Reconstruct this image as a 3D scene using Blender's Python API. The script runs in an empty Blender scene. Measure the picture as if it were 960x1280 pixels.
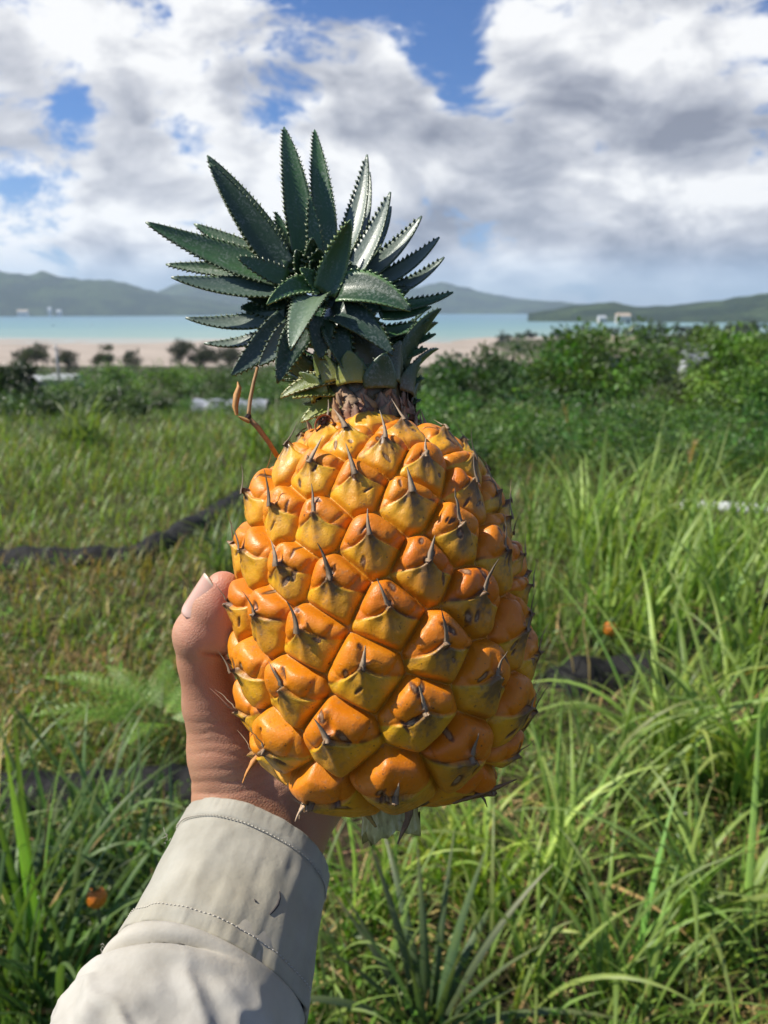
import bpy, math, random
import numpy as np
from mathutils import Vector, Matrix

R = math.radians
rng = np.random.default_rng(7)
random.seed(7)
S = bpy.context.scene
COL = S.collection

# ------------------------------------------------------------------ camera, world, sun, exposure
FPX = 924.4                     # focal length in pixels of the 960 x 1280 photograph
PITCH = R(15.37)
EYE = np.array([0.0, 0.0, 1.55])
FWD = np.array([0.0, math.cos(PITCH), -math.sin(PITCH)])
RGT = np.array([1.0, 0.0, 0.0])
UPV = np.array([0.0, math.sin(PITCH), math.cos(PITCH)])

cd = bpy.data.cameras.new('camera')
cam_o = bpy.data.objects.new('camera', cd)
COL.objects.link(cam_o)
cam_o.location = EYE
cam_o.rotation_euler = (R(90) - PITCH, 0, 0)
cd.sensor_fit = 'VERTICAL'
cd.sensor_height = 36.0
cd.lens = 26.0
cd.clip_start = 0.02
cd.clip_end = 30000
cd.dof.use_dof = True
cd.dof.focus_distance = 0.262
cd.dof.aperture_fstop = 16.0
S.camera = cam_o

SUN_EL = R(48)
SUN_AZ = R(-86)                # measured from +y (the view direction) towards +x
sun_dir = np.array([math.sin(SUN_AZ) * math.cos(SUN_EL), math.cos(SUN_AZ) * math.cos(SUN_EL), math.sin(SUN_EL)])
ld = bpy.data.lights.new('sun', 'SUN')
ld.energy = 5.0
ld.angle = R(0.55)
ld.color = (1.0, 0.94, 0.84)
lo = bpy.data.objects.new('sun', ld)
COL.objects.link(lo)
lo.rotation_euler = Vector(sun_dir).to_track_quat('Z', 'Y').to_euler()

S.view_settings.view_transform = 'Standard'
S.view_settings.look = 'None'
S.view_settings.exposure = 0.52
S.view_settings.gamma = 1.0
S.render.engine = 'CYCLES'
S.cycles.use_denoising = True
S.cycles.max_bounces = 8
S.cycles.diffuse_bounces = 3
S.cycles.glossy_bounces = 3
S.cycles.transmission_bounces = 4
S.cycles.transparent_max_bounces = 8
S.cycles.volume_bounces = 1
S.cycles.caustics_reflective = False
S.cycles.caustics_refractive = False
S.cycles.sample_clamp_indirect = 6.0


def px_dir(u, v):
    d = FWD + (u - 480) / FPX * RGT - (v - 640) / FPX * UPV
    return d / np.linalg.norm(d)


def cam(u, v, D):
    """world point seen at a pixel of the photograph, D metres along the lens axis"""
    return EYE + D * (FWD + (u - 480) / FPX * RGT - (v - 640) / FPX * UPV)


# ---------------------------------------------------------------- node helpers
class NT:
    def __init__(self, tree):
        self.t = tree

    def n(self, typ, **kw):
        nd = self.t.nodes.new(typ)
        for k, v in kw.items():
            setattr(nd, k, v)
        return nd

    def set(self, sock, val):
        if isinstance(val, bpy.types.NodeSocket):
            self.t.links.new(val, sock)
        else:
            sock.default_value = val

    def math(self, op, a, b=0.0, c=None, clamp=False):
        nd = self.n('ShaderNodeMath', operation=op, use_clamp=clamp)
        self.set(nd.inputs[0], a)
        self.set(nd.inputs[1], b)
        if c is not None:
            self.set(nd.inputs[2], c)
        return nd.outputs[0]

    def vmath(self, op, a, b=None, scale=None):
        nd = self.n('ShaderNodeVectorMath', operation=op)
        self.set(nd.inputs[0], a)
        if b is not None:
            self.set(nd.inputs[1], b)
        if scale is not None:
            self.set(nd.inputs[3], scale)
        return nd.outputs[1] if op in ('DOT_PRODUCT', 'LENGTH', 'DISTANCE') else nd.outputs[0]

    def noise(self, vec, scale, detail=4, rough=0.5, dist=0.0, color=False):
        nd = self.n('ShaderNodeTexNoise')
        if vec is not None:
            self.set(nd.inputs['Vector'], vec)
        nd.inputs['Scale'].default_value = scale
        nd.inputs['Detail'].default_value = detail
        nd.inputs['Roughness'].default_value = rough
        nd.inputs['Distortion'].default_value = dist
        return nd.outputs['Color'] if color else nd.outputs['Fac']

    def ramp(self, fac, stops, interp='LINEAR'):
        nd = self.n('ShaderNodeValToRGB')
        cr = nd.color_ramp
        cr.interpolation = interp
        while len(cr.elements) < len(stops):
            cr.elements.new(0.5)
        for e, (p, c) in zip(cr.elements, stops):
            e.position = p
            e.color = c if len(c) == 4 else (*c, 1)
        self.set(nd.inputs[0], fac)
        return nd.outputs[0]

    def maprange(self, v, a, b, c=0.0, d=1.0, smooth=True):
        nd = self.n('ShaderNodeMapRange', interpolation_type='SMOOTHSTEP' if smooth else 'LINEAR')
        self.set(nd.inputs[0], v)
        for i, x in enumerate((a, b, c, d)):
            self.set(nd.inputs[1 + i], x)
        return nd.outputs[0]

    def mix(self, fac, a, b, mode='MIX'):
        nd = self.n('ShaderNodeMix', data_type='RGBA', blend_type=mode)
        self.set(nd.inputs['Factor'], fac)
        self.set(nd.inputs[6], a if isinstance(a, bpy.types.NodeSocket) else (*a, 1)[:4])
        self.set(nd.inputs[7], b if isinstance(b, bpy.types.NodeSocket) else (*b, 1)[:4])
        return nd.outputs[2]

    def attr(self, name):
        return self.n('ShaderNodeAttribute', attribute_name=name)

    def bump(self, h, strength=0.3, dist=0.001):
        nd = self.n('ShaderNodeBump')
        nd.inputs['Strength'].default_value = strength
        nd.inputs['Distance'].default_value = dist
        self.set(nd.inputs['Height'], h)
        return nd.outputs[0]


def new_mat(name):
    m = bpy.data.materials.new(name)
    m.use_nodes = True
    t = m.node_tree
    t.nodes.clear()
    k = NT(t)
    out = k.n('ShaderNodeOutputMaterial')
    p = k.n('ShaderNodeBsdfPrincipled')
    t.links.new(p.outputs[0], out.inputs[0])
    return m, k, p, out


def obj_co(k):
    return k.n('ShaderNodeTexCoord').outputs['Object']


# ---------------------------------------------------------------- sky with clouds
def build_world():
    w = bpy.data.worlds.new('World')
    S.world = w
    w.use_nodes = True
    t = w.node_tree
    t.nodes.clear()
    k = NT(t)
    out = k.n('ShaderNodeOutputWorld')
    bg = k.n('ShaderNodeBackground')
    t.links.new(bg.outputs[0], out.inputs[0])
    bg.inputs['Strength'].default_value = 0.085
    sky = k.n('ShaderNodeTexSky', sky_type='NISHITA')
    sky.sun_disc = False
    sky.sun_elevation = SUN_EL
    sky.sun_rotation = SUN_AZ
    sky.altitude = 30
    sky.air_density = 1.0
    sky.dust_density = 0.6
    sky.ozone_density = 2.0

    # density of the cumulus field as a group of the view direction
    g = bpy.data.node_groups.new('cloud_density', 'ShaderNodeTree')
    g.interface.new_socket('Vector', in_out='INPUT', socket_type='NodeSocketVector')
    g.interface.new_socket('Density', in_out='OUTPUT', socket_type='NodeSocketFloat')
    gk = NT(g)
    gi = gk.n('NodeGroupInput')
    go = gk.n('NodeGroupOutput')
    d = gk.vmath('NORMALIZE', gi.outputs[0])
    sq = gk.vmath('MULTIPLY', d, (1.0, 1.0, 1.9))
    warp = gk.noise(sq, 3.0, 3, 0.5, color=True)
    wv = gk.vmath('SCALE', gk.vmath('SUBTRACT', warp, (0.5, 0.5, 0.5)), scale=0.22)
    p = gk.vmath('ADD', sq, wv)
    n1 = gk.noise(p, 3.4, 11, 0.64)
    n2 = gk.noise(gk.vmath('ADD', p, (3.1, 1.7, 4.2)), 11.0, 10, 0.66)
    dens = gk.math('ADD', gk.math('MULTIPLY', n1, 1.05), gk.math('MULTIPLY', n2, 0.55))
    dens = gk.math('SUBTRACT', dens, 0.30)
    g.interface.new_socket('Bulk', in_out='OUTPUT', socket_type='NodeSocketFloat')
    bulk = gk.math('ADD', gk.math('MULTIPLY', gk.noise(p, 4.2, 4, 0.5), 0.8), gk.math('MULTIPLY', gk.noise(p, 15.0, 5, 0.55), 0.2))
    g.links.new(bulk, go.inputs[1])
    # where this sky is banked up and where it is open: (pixel of the photo that looks there, spread, amount)
    for (u, v, s, a) in CLOUD_BANKS:
        c = px_dir(u, v)
        dt = gk.vmath('DOT_PRODUCT', d, tuple(c))
        q = gk.math('MULTIPLY', gk.math('SUBTRACT', dt, 1.0), 2.0 / (s * s))
        e = gk.math('MULTIPLY', gk.math('EXPONENT', q), a)
        dens = gk.math('ADD', dens, e)
    g.links.new(dens, go.inputs[0])

    co = k.n('ShaderNodeTexCoord').outputs['Generated']
    d0 = k.vmath('NORMALIZE', co)

    def dens_at(vec):
        nd = k.n('ShaderNodeGroup')
        nd.node_tree = g
        k.set(nd.inputs[0], vec)
        return nd.outputs
    a, ba = dens_at(d0)
    bb = dens_at(k.vmath('ADD', d0, tuple(np.array([-0.055, -0.02, 0.075]))))[1]
    sep = k.n('ShaderNodeSeparateXYZ')
    k.set(sep.inputs[0], d0)
    z = sep.outputs[2]
    cover = k.maprange(a, 0.505, 0.645)
    low = k.maprange(z, 0.005, 0.085)                      # cloud bases end above the horizon
    cover = k.math('MULTIPLY', cover, k.math('ADD', k.math('MULTIPLY', low, 0.84), 0.16))
    lit = k.math('ADD', k.math('MULTIPLY', k.math('SUBTRACT', ba, bb), 3.4), 0.46)
    thick = k.maprange(a, 0.60, 0.92, 0.12, -0.22)
    lit = k.math('ADD', lit, thick)
    for (u, v, sp, am) in ((210, 190, 0.26, 0.24), (880, 220, 0.30, -0.02), (655, 45, 0.05, 0.30), (20, 60, 0.12, -0.10)):
        dt = k.vmath('DOT_PRODUCT', d0, tuple(px_dir(u, v)))
        lit = k.math('ADD', lit, k.math('MULTIPLY', k.math('EXPONENT', k.math('MULTIPLY', k.math('SUBTRACT', dt, 1.0), 2.0 / (sp * sp))), am))
    lit = k.math('MAXIMUM', lit, 0.0)
    ccol = k.ramp(lit, [(0.0, (2.1, 2.3, 2.9)), (0.3, (3.5, 3.7, 4.3)), (0.6, (5.3, 5.45, 5.9)), (0.95, (8.2, 8.25, 8.3))])
    skyc = k.mix(1.0, sky.outputs[0], (0.36, 0.60, 0.96), 'MULTIPLY')
    veil = k.maprange(z, 0.0, 0.20, 0.42, 0.0)
    skyc = k.mix(veil, skyc, (3.6, 4.5, 6.4))
    col = k.mix(cover, skyc, ccol)
    k.set(bg.inputs['Color'], col)
    w.cycles.sampling_method = 'MANUAL'
    w.cycles.sample_map_resolution = 512


CLOUD_BANKS = [
    (210, 170, 0.15, 0.12), (330, 240, 0.16, 0.10), (110, 270, 0.13, 0.10), (450, 120, 0.13, 0.10),
    (50, 40, 0.12, 0.14), (0, 150, 0.07, 0.12), (700, 200, 0.22, 0.12), (900, 130, 0.20, 0.14),
    (655, 50, 0.035, 0.16), (290, 55, 0.05, 0.10), (760, 60, 0.10, 0.06), (600, 300, 0.2, 0.06),
    (380, 10, 0.10, -0.20), (555, 70, 0.045, -0.17), (85, 150, 0.045, -0.24), (25, 232, 0.035, -0.18),
    (560, 10, 0.08, -0.18), (190, 15, 0.045, -0.12), (930, 15, 0.05, -0.10), (700, 20, 0.03, -0.10),
]
build_world()


# ---------------------------------------------------------------- mesh helpers
def add_mesh(name, verts, faces, mat, parent=None, col=None, uv=None, smooth=True):
    """verts (n,3); faces: an (m,4) or (m,3) array, or a list of such arrays"""
    if not isinstance(faces, (list, tuple)):
        faces = [faces]
    faces = [np.asarray(f, dtype=np.int32) for f in faces if len(f)]
    me = bpy.data.meshes.new(name)
    verts = np.asarray(verts, dtype=np.float32)
    me.vertices.add(len(verts))
    me.vertices.foreach_set('co', verts.ravel())
    loops = np.concatenate([f.ravel() for f in faces])
    tot = np.concatenate([np.full(len(f), f.shape[1], dtype=np.int32) for f in faces])
    start = np.concatenate([[0], np.cumsum(tot)[:-1]]).astype(np.int32)
    me.loops.add(len(loops))
    me.loops.foreach_set('vertex_index', loops)
    me.polygons.add(len(tot))
    me.polygons.foreach_set('loop_start', start)
    me.polygons.foreach_set('loop_total', tot)
    me.polygons.foreach_set('use_smooth', np.full(len(tot), smooth, dtype=bool))
    if col is not None:
        col = np.asarray(col, dtype=np.float32)
        if col.shape[1] == 3:
            col = np.concatenate([col, np.ones((len(col), 1), np.float32)], 1)
        at = me.color_attributes.new('Col', 'FLOAT_COLOR', 'POINT')
        at.data.foreach_set('color', col.ravel())
    if uv is not None:
        ul = me.uv_layers.new(name='UVMap')
        ul.data.foreach_set('uv', np.asarray(uv, np.float32)[loops].ravel())
    me.update(calc_edges=True)
    me.materials.append(mat)
    o = bpy.data.objects.new(name, me)
    COL.objects.link(o)
    if parent is not None:
        o.parent = parent
    return o


def tag(o, label=None, cat=None, group=None, kind=None):
    if label:
        o['label'] = label
    if cat:
        o['category'] = cat
    if group:
        o['group'] = group
    if kind:
        o['kind'] = kind
    return o


def empty(name, loc=(0, 0, 0), mat=None):
    o = bpy.data.objects.new(name, None)
    o.empty_display_size = 0.1
    COL.objects.link(o)
    if mat is not None:
        o.matrix_world = mat
    else:
        o.location = loc
    return o


def copy_tree(o, parent=None):
    c = o.copy()
    COL.objects.link(c)
    if parent is not None:
        c.parent = parent
    for ch in list(o.children):
        copy_tree(ch, c)
    return c


def nrm(v):
    v = np.asarray(v, float)
    return v / (np.linalg.norm(v, axis=-1, keepdims=True) + 1e-12)


def tube(path, radii, seg=8, flat=1.0, cap=True):
    """verts, faces of a tapered tube along a path"""
    path = np.asarray(path, float)
    n = len(path)
    tan = nrm(np.gradient(path, axis=0))
    ref = np.array([0.3, 0.2, 1.0]) if abs(tan[0][2]) < 0.9 else np.array([1.0, 0.3, 0.0])
    V = []
    for i in range(n):
        t = tan[i]
        a = nrm(ref - t * np.dot(ref, t))
        b = np.cross(t, a)
        ref = a
        ang = np.linspace(0, 2 * math.pi, seg, endpoint=False)
        V.append(path[i] + radii[i] * (np.cos(ang)[:, None] * a + flat * np.sin(ang)[:, None] * b))
    V = np.concatenate(V)
    i = np.arange(n - 1)[:, None] * seg
    j = np.arange(seg)[None, :]
    j2 = (j + 1) % seg
    F = np.stack([i + j, i + j2, i + seg + j2, i + seg + j], -1).reshape(-1, 4)
    T = np.zeros((0, 3), int)
    if cap:
        c0, c1 = len(V), len(V) + 1
        V = np.concatenate([V, path[:1], path[-1:]])
        jj = np.arange(seg)
        T = np.concatenate([np.stack([np.full(seg, c0), (jj + 1) % seg, jj], -1),
                            np.stack([np.full(seg, c1), (n - 1) * seg + jj, (n - 1) * seg + (jj + 1) % seg], -1)])
    return V, F, T


def join(parts):
    """parts: list of (V, F4, T3)"""
    V, F, T, o = [], [], [], 0
    for v, f, t in parts:
        V.append(v)
        if len(f):
            F.append(np.asarray(f) + o)
        if len(t):
            T.append(np.asarray(t) + o)
        o += len(v)
    return (np.concatenate(V), np.concatenate(F) if F else np.zeros((0, 4), int), np.concatenate(T) if T else np.zeros((0, 3), int))


def box(c, s, rz=0.0):
    c = np.asarray(c, float)
    h = np.asarray(s, float) / 2
    v = np.array([[x, y, z] for z in (-1, 1) for y in (-1, 1) for x in (-1, 1)], float) * h
    cr, sr = math.cos(rz), math.sin(rz)
    v = np.stack([v[:, 0] * cr - v[:, 1] * sr, v[:, 0] * sr + v[:, 1] * cr, v[:, 2]], -1) + c
    f = np.array([[0, 2, 3, 1], [4, 5, 7, 6], [0, 1, 5, 4], [2, 6, 7, 3], [0, 4, 6, 2], [1, 3, 7, 5]])
    return v, f, np.zeros((0, 3), int)


def sstep(a, b, x):
    t = np.clip((x - a) / (b - a), 0, 1)
    return t * t * (3 - 2 * t)


# cheap lattice value noise for geometry
_P = rng.random((64, 64, 64)).astype(np.float32)


def vnoise(p):
    p = np.asarray(p, float)
    i = np.floor(p).astype(int)
    f = p - i
    f = f * f * (3 - 2 * f)
    r = 0
    for dx in (0, 1):
        for dy in (0, 1):
            for dz in (0, 1):
                w = (f[..., 0] if dx else 1 - f[..., 0]) * (f[..., 1] if dy else 1 - f[..., 1]) * (f[..., 2] if dz else 1 - f[..., 2])
                r = r + w * _P[(i[..., 0] + dx) % 64, (i[..., 1] + dy) % 64, (i[..., 2] + dz) % 64]
    return r


def fnoise(p, octs=4):
    r, a, s = 0, 0.5, 1.0
    for _ in range(octs):
        r = r + a * vnoise(np.asarray(p) * s + 17.3 * s)
        a *= 0.5
        s *= 2.03
    return r


# ---------------------------------------------------------------- terrain
SEA_Z = -29.3


def ground_z(x, y):
    x = np.asarray(x, float)
    y = np.asarray(y, float)
    z = np.interp(y, [-60, 0, 12, 120, 420, 1500, 8000], [2.4, 0, -0.5, -13.4, -29.0, -30.1, -40])
    near = np.clip(np.abs(y) + np.abs(x), 0, 60)
    q = np.stack([x * 0.9, y * 0.9, np.zeros_like(x)], -1)
    z = z + 0.10 * (fnoise(q, 3) - 0.45) * sstep(0.3, 2.0, near)
    q2 = np.stack([x * 0.02, y * 0.02, np.ones_like(x)], -1)
    z = z + 1.6 * (fnoise(q2, 3) - 0.45) * sstep(40, 140, y) * (1 - sstep(330, 430, y))
    q3 = np.stack([x * 0.004, y * 0.011, np.ones_like(x) * 3], -1)
    z = z + 0.35 * (fnoise(q3, 3) - 0.45) * sstep(430, 520, y)
    # wooded point on the right of the bay
    hd = ((x - 300) / 260) ** 2 + ((y - 560) / 170) ** 2
    z = z + 13 * np.exp(-hd * 1.3) * sstep(60, 140, x)
    return z


def hit(u, v):
    """ground point seen at a pixel"""
    d = px_dir(u, v)
    t = np.concatenate([np.arange(0.6, 20, 0.01), np.arange(20, 1200, 0.25)])
    p = EYE + t[:, None] * d
    below = p[:, 2] < ground_z(p[:, 0], p[:, 1])
    i = int(np.argmax(below)) if below.any() else -1
    return p[i]


def on_ground(x, y):
    return np.array([x, y, float(ground_z(x, y))])


def build_ground():
    rr = np.concatenate([[0.0], np.geomspace(0.25, 30, 130), np.geomspace(32, 1500, 110), [2500, 5000, 9000]])
    aa = np.linspace(0, 2 * math.pi, 361)[:-1]
    X = rr[:, None] * np.sin(aa)[None]
    Y = rr[:, None] * np.cos(aa)[None]
    Z = ground_z(X, Y)
    V = np.stack([X, Y, Z], -1).reshape(-1, 3)
    n = len(aa)
    i = np.arange(len(rr) - 1)[:, None] * n
    j = np.arange(n)[None]
    j2 = (j + 1) % n
    F = np.stack([i + j, i + n + j, i + n + j2, i + j2], -1).reshape(-1, 4)
    m, k, p, out = new_mat('ground')
    geo = k.n('ShaderNodeNewGeometry').outputs['Position']
    sep = k.n('ShaderNodeSeparateXYZ')
    k.set(sep.inputs[0], geo)
    n1 = k.noise(geo, 1.3, 6, 0.6)
    n2 = k.noise(geo, 22, 5, 0.65)
    soil = k.ramp(n2, [(0.3, (0.016, 0.012, 0.007)), (0.55, (0.050, 0.037, 0.020)), (0.76, (0.16, 0.12, 0.065))])
    turf = k.ramp(n2, [(0.3, (0.020, 0.034, 0.010)), (0.7, (0.085, 0.095, 0.030))])
    near = k.mix(k.maprange(n1, 0.40, 0.58), soil, turf)
    sand_n = k.noise(geo, 0.02, 5, 0.55)
    sand = k.ramp(sand_n, [(0.3, (0.30, 0.25, 0.20)), (0.7, (0.40, 0.335, 0.275))])
    edge = k.math('ADD', sep.outputs[1], k.math('MULTIPLY', k.noise(geo, 0.05, 3), 60))
    col = k.mix(k.maprange(edge, 400, 445), near, sand)
    # the wooded point is not sand
    col = k.mix(k.maprange(sep.outputs[2], -28.3, -27.3), col, near)
    k.set(p.inputs['Base Color'], col)
    p.inputs['Roughness'].default_value = 0.95
    p.inputs['Specular IOR Level'].default_value = 0.15
    k.set(p.inputs['Normal'], k.bump(n2, 0.8, 0.02))
    tag(add_mesh('ground', V, F, m), kind='structure')


build_ground()


def build_water():
    V = np.array([[-9000, 380, SEA_Z], [9000, 380, SEA_Z], [9000, 12000, SEA_Z], [-9000, 12000, SEA_Z]], float)
    m, k, p, out = new_mat('sea_water')
    geo = k.n('ShaderNodeNewGeometry').outputs['Position']
    sep = k.n('ShaderNodeSeparateXYZ')
    k.set(sep.inputs[0], geo)
    st = k.vmath('MULTIPLY', geo, (0.0012, 0.004, 0))
    nn = k.noise(st, 1.0, 4, 0.5)
    yy = k.math('ADD', sep.outputs[1], k.math('MULTIPLY', k.math('SUBTRACT', nn, 0.5), 900))
    t = k.maprange(yy, 700, 2600, 0, 1, smooth=False)
    # shallow water over pale sand, deeper further out
    c = k.ramp(t, [(0.0, (0.34, 0.34, 0.28)), (0.10, (0.21, 0.32, 0.27)), (0.35, (0.12, 0.25, 0.25)), (1.0, (0.085, 0.19, 0.24))])
    k.set(p.inputs['Base Color'], c)
    p.inputs['Roughness'].default_value = 0.35
    p.inputs['Specular IOR Level'].default_value = 0.25
    wv = k.noise(k.vmath('MULTIPLY', geo, (0.25, 0.6, 1)), 1.0, 4, 0.6)
    k.set(p.inputs['Normal'], k.bump(wv, 0.5, 0.4))
    tag(add_mesh('sea_water', V, np.array([[0, 1, 2, 3]]), m), kind='structure')


build_water()


def hill_mat(name, dark, light):
    m, k, p, out = new_mat(name)
    geo = k.n('ShaderNodeNewGeometry').outputs['Position']
    n1 = k.noise(geo, 0.006, 5, 0.6)
    n2 = k.noise(geo, 0.05, 4, 0.65)
    a = k.mix(k.maprange(n1, 0.42, 0.62), dark, light)
    c = k.mix(k.maprange(n2, 0.3, 0.75), k.mix(1.0, a, (0.5, 0.5, 0.5), 'MULTIPLY'), a)
    k.set(p.inputs['Base Color'], c)
    p.inputs['Roughness'].default_value = 1.0
    p.inputs['Specular IOR Level'].default_value = 0.0
    k.set(p.inputs['Normal'], k.bump(n2, 1.0, 14.0))
    return m


def build_hills(name, ridge, D0, D1, mat, seed):
    """a range of hills from the shore at D0 up to the ridge line and down again"""
    us = np.array([q[0] for q in ridge], float)
    vs = np.array([q[1] for q in ridge], float)
    U = np.linspace(us[0], us[-1], 420)
    Vv = np.interp(U, us, vs)
    ker = np.hanning(13)
    Vv = np.convolve(np.pad(Vv, 6, mode='edge'), ker / ker.sum(), 'valid')
    prof = np.concatenate([np.linspace(0, 1, 26), np.linspace(1, 2, 12)[1:]])
    rows = []
    for t in prof:
        Dh = D0 + (D1 - D0) * t
        h = np.sin(np.clip(t, 0, 1) * math.pi / 2) ** 0.8 if t <= 1 else max(0.0, math.cos((t - 1) * math.pi / 2))
        row = []
        for u, v in zip(U, Vv):
            d = px_dir(u, v)
            hd = math.hypot(d[0], d[1])
            top = EYE[2] + d[2] / hd * D1
            px_, py_ = d[0] / hd * Dh, d[1] / hd * Dh
            row.append((px_, py_, SEA_Z - 3 + (top - SEA_Z + 3) * h))
        rows.append(row)
    P = np.array(rows)
    q = np.concatenate([P[..., :2] * 0.004, np.full(P.shape[:2] + (1,), seed)], -1)
    q2 = np.concatenate([P[..., :2] * 0.02, np.full(P.shape[:2] + (1,), seed + 5.0)], -1)
    amp = np.sin(np.clip(prof, 0, 2) * math.pi / 2)[:, None]
    big = np.where(prof < 0.97, 1.0, 0.15)[:, None]
    P[..., 2] += (P[..., 2] - SEA_Z) * (fnoise(q, 4) - 0.47) * 0.9 * amp * big + (fnoise(q2, 3) - 0.45) * 12 * amp
    V = P.reshape(-1, 3)
    n = len(U)
    i = np.arange(len(prof) - 1)[:, None] * n
    j = np.arange(n - 1)[None]
    F = np.stack([i + j, i + j + 1, i + n + j + 1, i + n + j], -1).reshape(-1, 4)
    return tag(add_mesh(name, V, F, mat), kind='structure')


hm = hill_mat('hill_forest', (0.020, 0.040, 0.018), (0.060, 0.095, 0.035))
build_hills('hills', [(-420, 352), (-200, 350), (-60, 347), (0, 345), (30, 348), (62, 346), (100, 350), (130, 355), (160, 362), (200, 369), (240, 374), (330, 386), (380, 390)], 3500, 4300, hm, 1.0)
build_hills('hills', [(150, 388), (190, 372), (216, 361), (240, 357), (262, 361), (300, 370), (420, 372), (520, 364), (555, 361), (600, 366), (650, 373), (700, 378), (760, 384), (830, 388)], 4600, 5600, hm, 2.0)
build_hills('hills', [(660, 392), (700, 386), (735, 380), (765, 377), (792, 384), (830, 385), (870, 381), (905, 376), (940, 371), (975, 364), (1060, 352), (1200, 342), (1400, 350)], 1900, 2500, hm, 3.0)


# ---------------------------------------------------------------- foliage materials and generators
def leaf_mat(name, transl=0.35, rough=0.45, spec=0.35):
    m, k, p, out = new_mat(name)
    a = k.attr('Col').outputs['Color']
    n = k.noise(obj_co(k), 30, 3, 0.6)
    c = k.mix(k.maprange(n, 0.3, 0.7, 0.0, 0.45), a, k.mix(1.0, a, (1.45, 1.3, 0.8), 'MULTIPLY'))
    k.set(p.inputs['Base Color'], c)
    p.inputs['Roughness'].default_value = rough
    p.inputs['Specular IOR Level'].default_value = spec
    tr = k.n('ShaderNodeBsdfTranslucent')
    k.set(tr.inputs['Color'], k.mix(1.0, c, (1.35, 1.45, 0.55), 'MULTIPLY'))
    mx = k.n('ShaderNodeMixShader')
    mx.inputs[0].default_value = transl
    m.node_tree.links.new(p.outputs[0], mx.inputs[1])
    m.node_tree.links.new(tr.outputs[0], mx.inputs[2])
    m.node_tree.links.new(mx.outputs[0], out.inputs[0])
    return m


GRASS = leaf_mat('grass_blade', 0.34, 0.45, 0.36)
LEAF = leaf_mat('leaf', 0.3, 0.42, 0.4)
DRY = leaf_mat('dry_straw', 0.25, 0.7, 0.2)
bark_m, k_, p_, o_ = new_mat('bark')
k_.set(p_.inputs['Base Color'], k_.ramp(k_.noise(obj_co(k_), 6, 5, 0.6), [(0.3, (0.05, 0.04, 0.03)), (0.7, (0.16, 0.13, 0.10))]))
p_.inputs['Roughness'].default_value = 0.9


def blades(base, az, L, W, th0, bend, colr, seg=5, fold=0.0, twist=None, power=1.4, tipcol=None):
    """arching grass blades, vectorised; returns verts, quads, colours"""
    n = len(base)
    base = np.asarray(base, float)
    hx, hy = np.cos(az), np.sin(az)
    P = base.copy()
    side0 = np.stack([-hy, hx, np.zeros(n)], -1)
    rows = []
    across = 3 if fold else 2
    for i in range(seg + 1):
        t = i / seg
        th = th0 + bend * t ** power
        tan = np.stack([np.sin(th) * hx, np.sin(th) * hy, np.cos(th)], -1)
        if i:
            P = P + tan * (L / seg)[:, None]
        nor = np.cross(tan, side0)
        if twist is not None:
            a = twist * t
            side = side0 * np.cos(a)[:, None] + nor * np.sin(a)[:, None]
        else:
            side = side0
        w = W * (0.55 + 0.45 * min(1, t / 0.25)) * (1 - max(0.0, (t - 0.3) / 0.7) ** 1.6) + 0.0003
        if across == 2:
            rows.append(np.stack([P - side * (w / 2)[:, None], P + side * (w / 2)[:, None]], 1))
        else:
            dn = np.cross(tan, side) * (w * fold)[:, None]
            rows.append(np.stack([P - side * (w / 2)[:, None], P + dn, P + side * (w / 2)[:, None]], 1))
    V = np.stack(rows, 1)                     # n, seg+1, across, 3
    per = (seg + 1) * across
    idx = np.arange(n)[:, None, None] * per
    r = np.arange(seg)[None, :, None] * across
    c = np.arange(across - 1)[None, None, :]
    F = np.stack(np.broadcast_arrays(idx + r + c, idx + r + c + 1, idx + r + across + c + 1, idx + r + across + c), -1).reshape(-1, 4)
    C = np.repeat(colr[:, None, :], per, 1).reshape(n, seg + 1, across, 3)
    if tipcol is not None:
        tt = (np.linspace(0, 1, seg + 1) ** 3)[None, :, None, None]
        C = C * (1 - 0.6 * tt) + tipcol[:, None, None, :] * 0.6 * tt
    if across == 3:
        C = C.copy()
        C[:, :, 1] = C[:, :, 1] * 0.7 + np.array([0.16, 0.21, 0.09]) * 0.3      # pale midrib
    return V.reshape(-1, 3), F, C.reshape(-1, 3)


def cols(n, base, var=0.25, hue=0.12, r=rng):
    base = np.asarray(base, float)
    v = np.exp(r.normal(0, var, (n, 1)))
    h = 1 + r.normal(0, hue, (n, 3))
    return np.clip(base * v * h, 0.003, 0.6)


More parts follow.
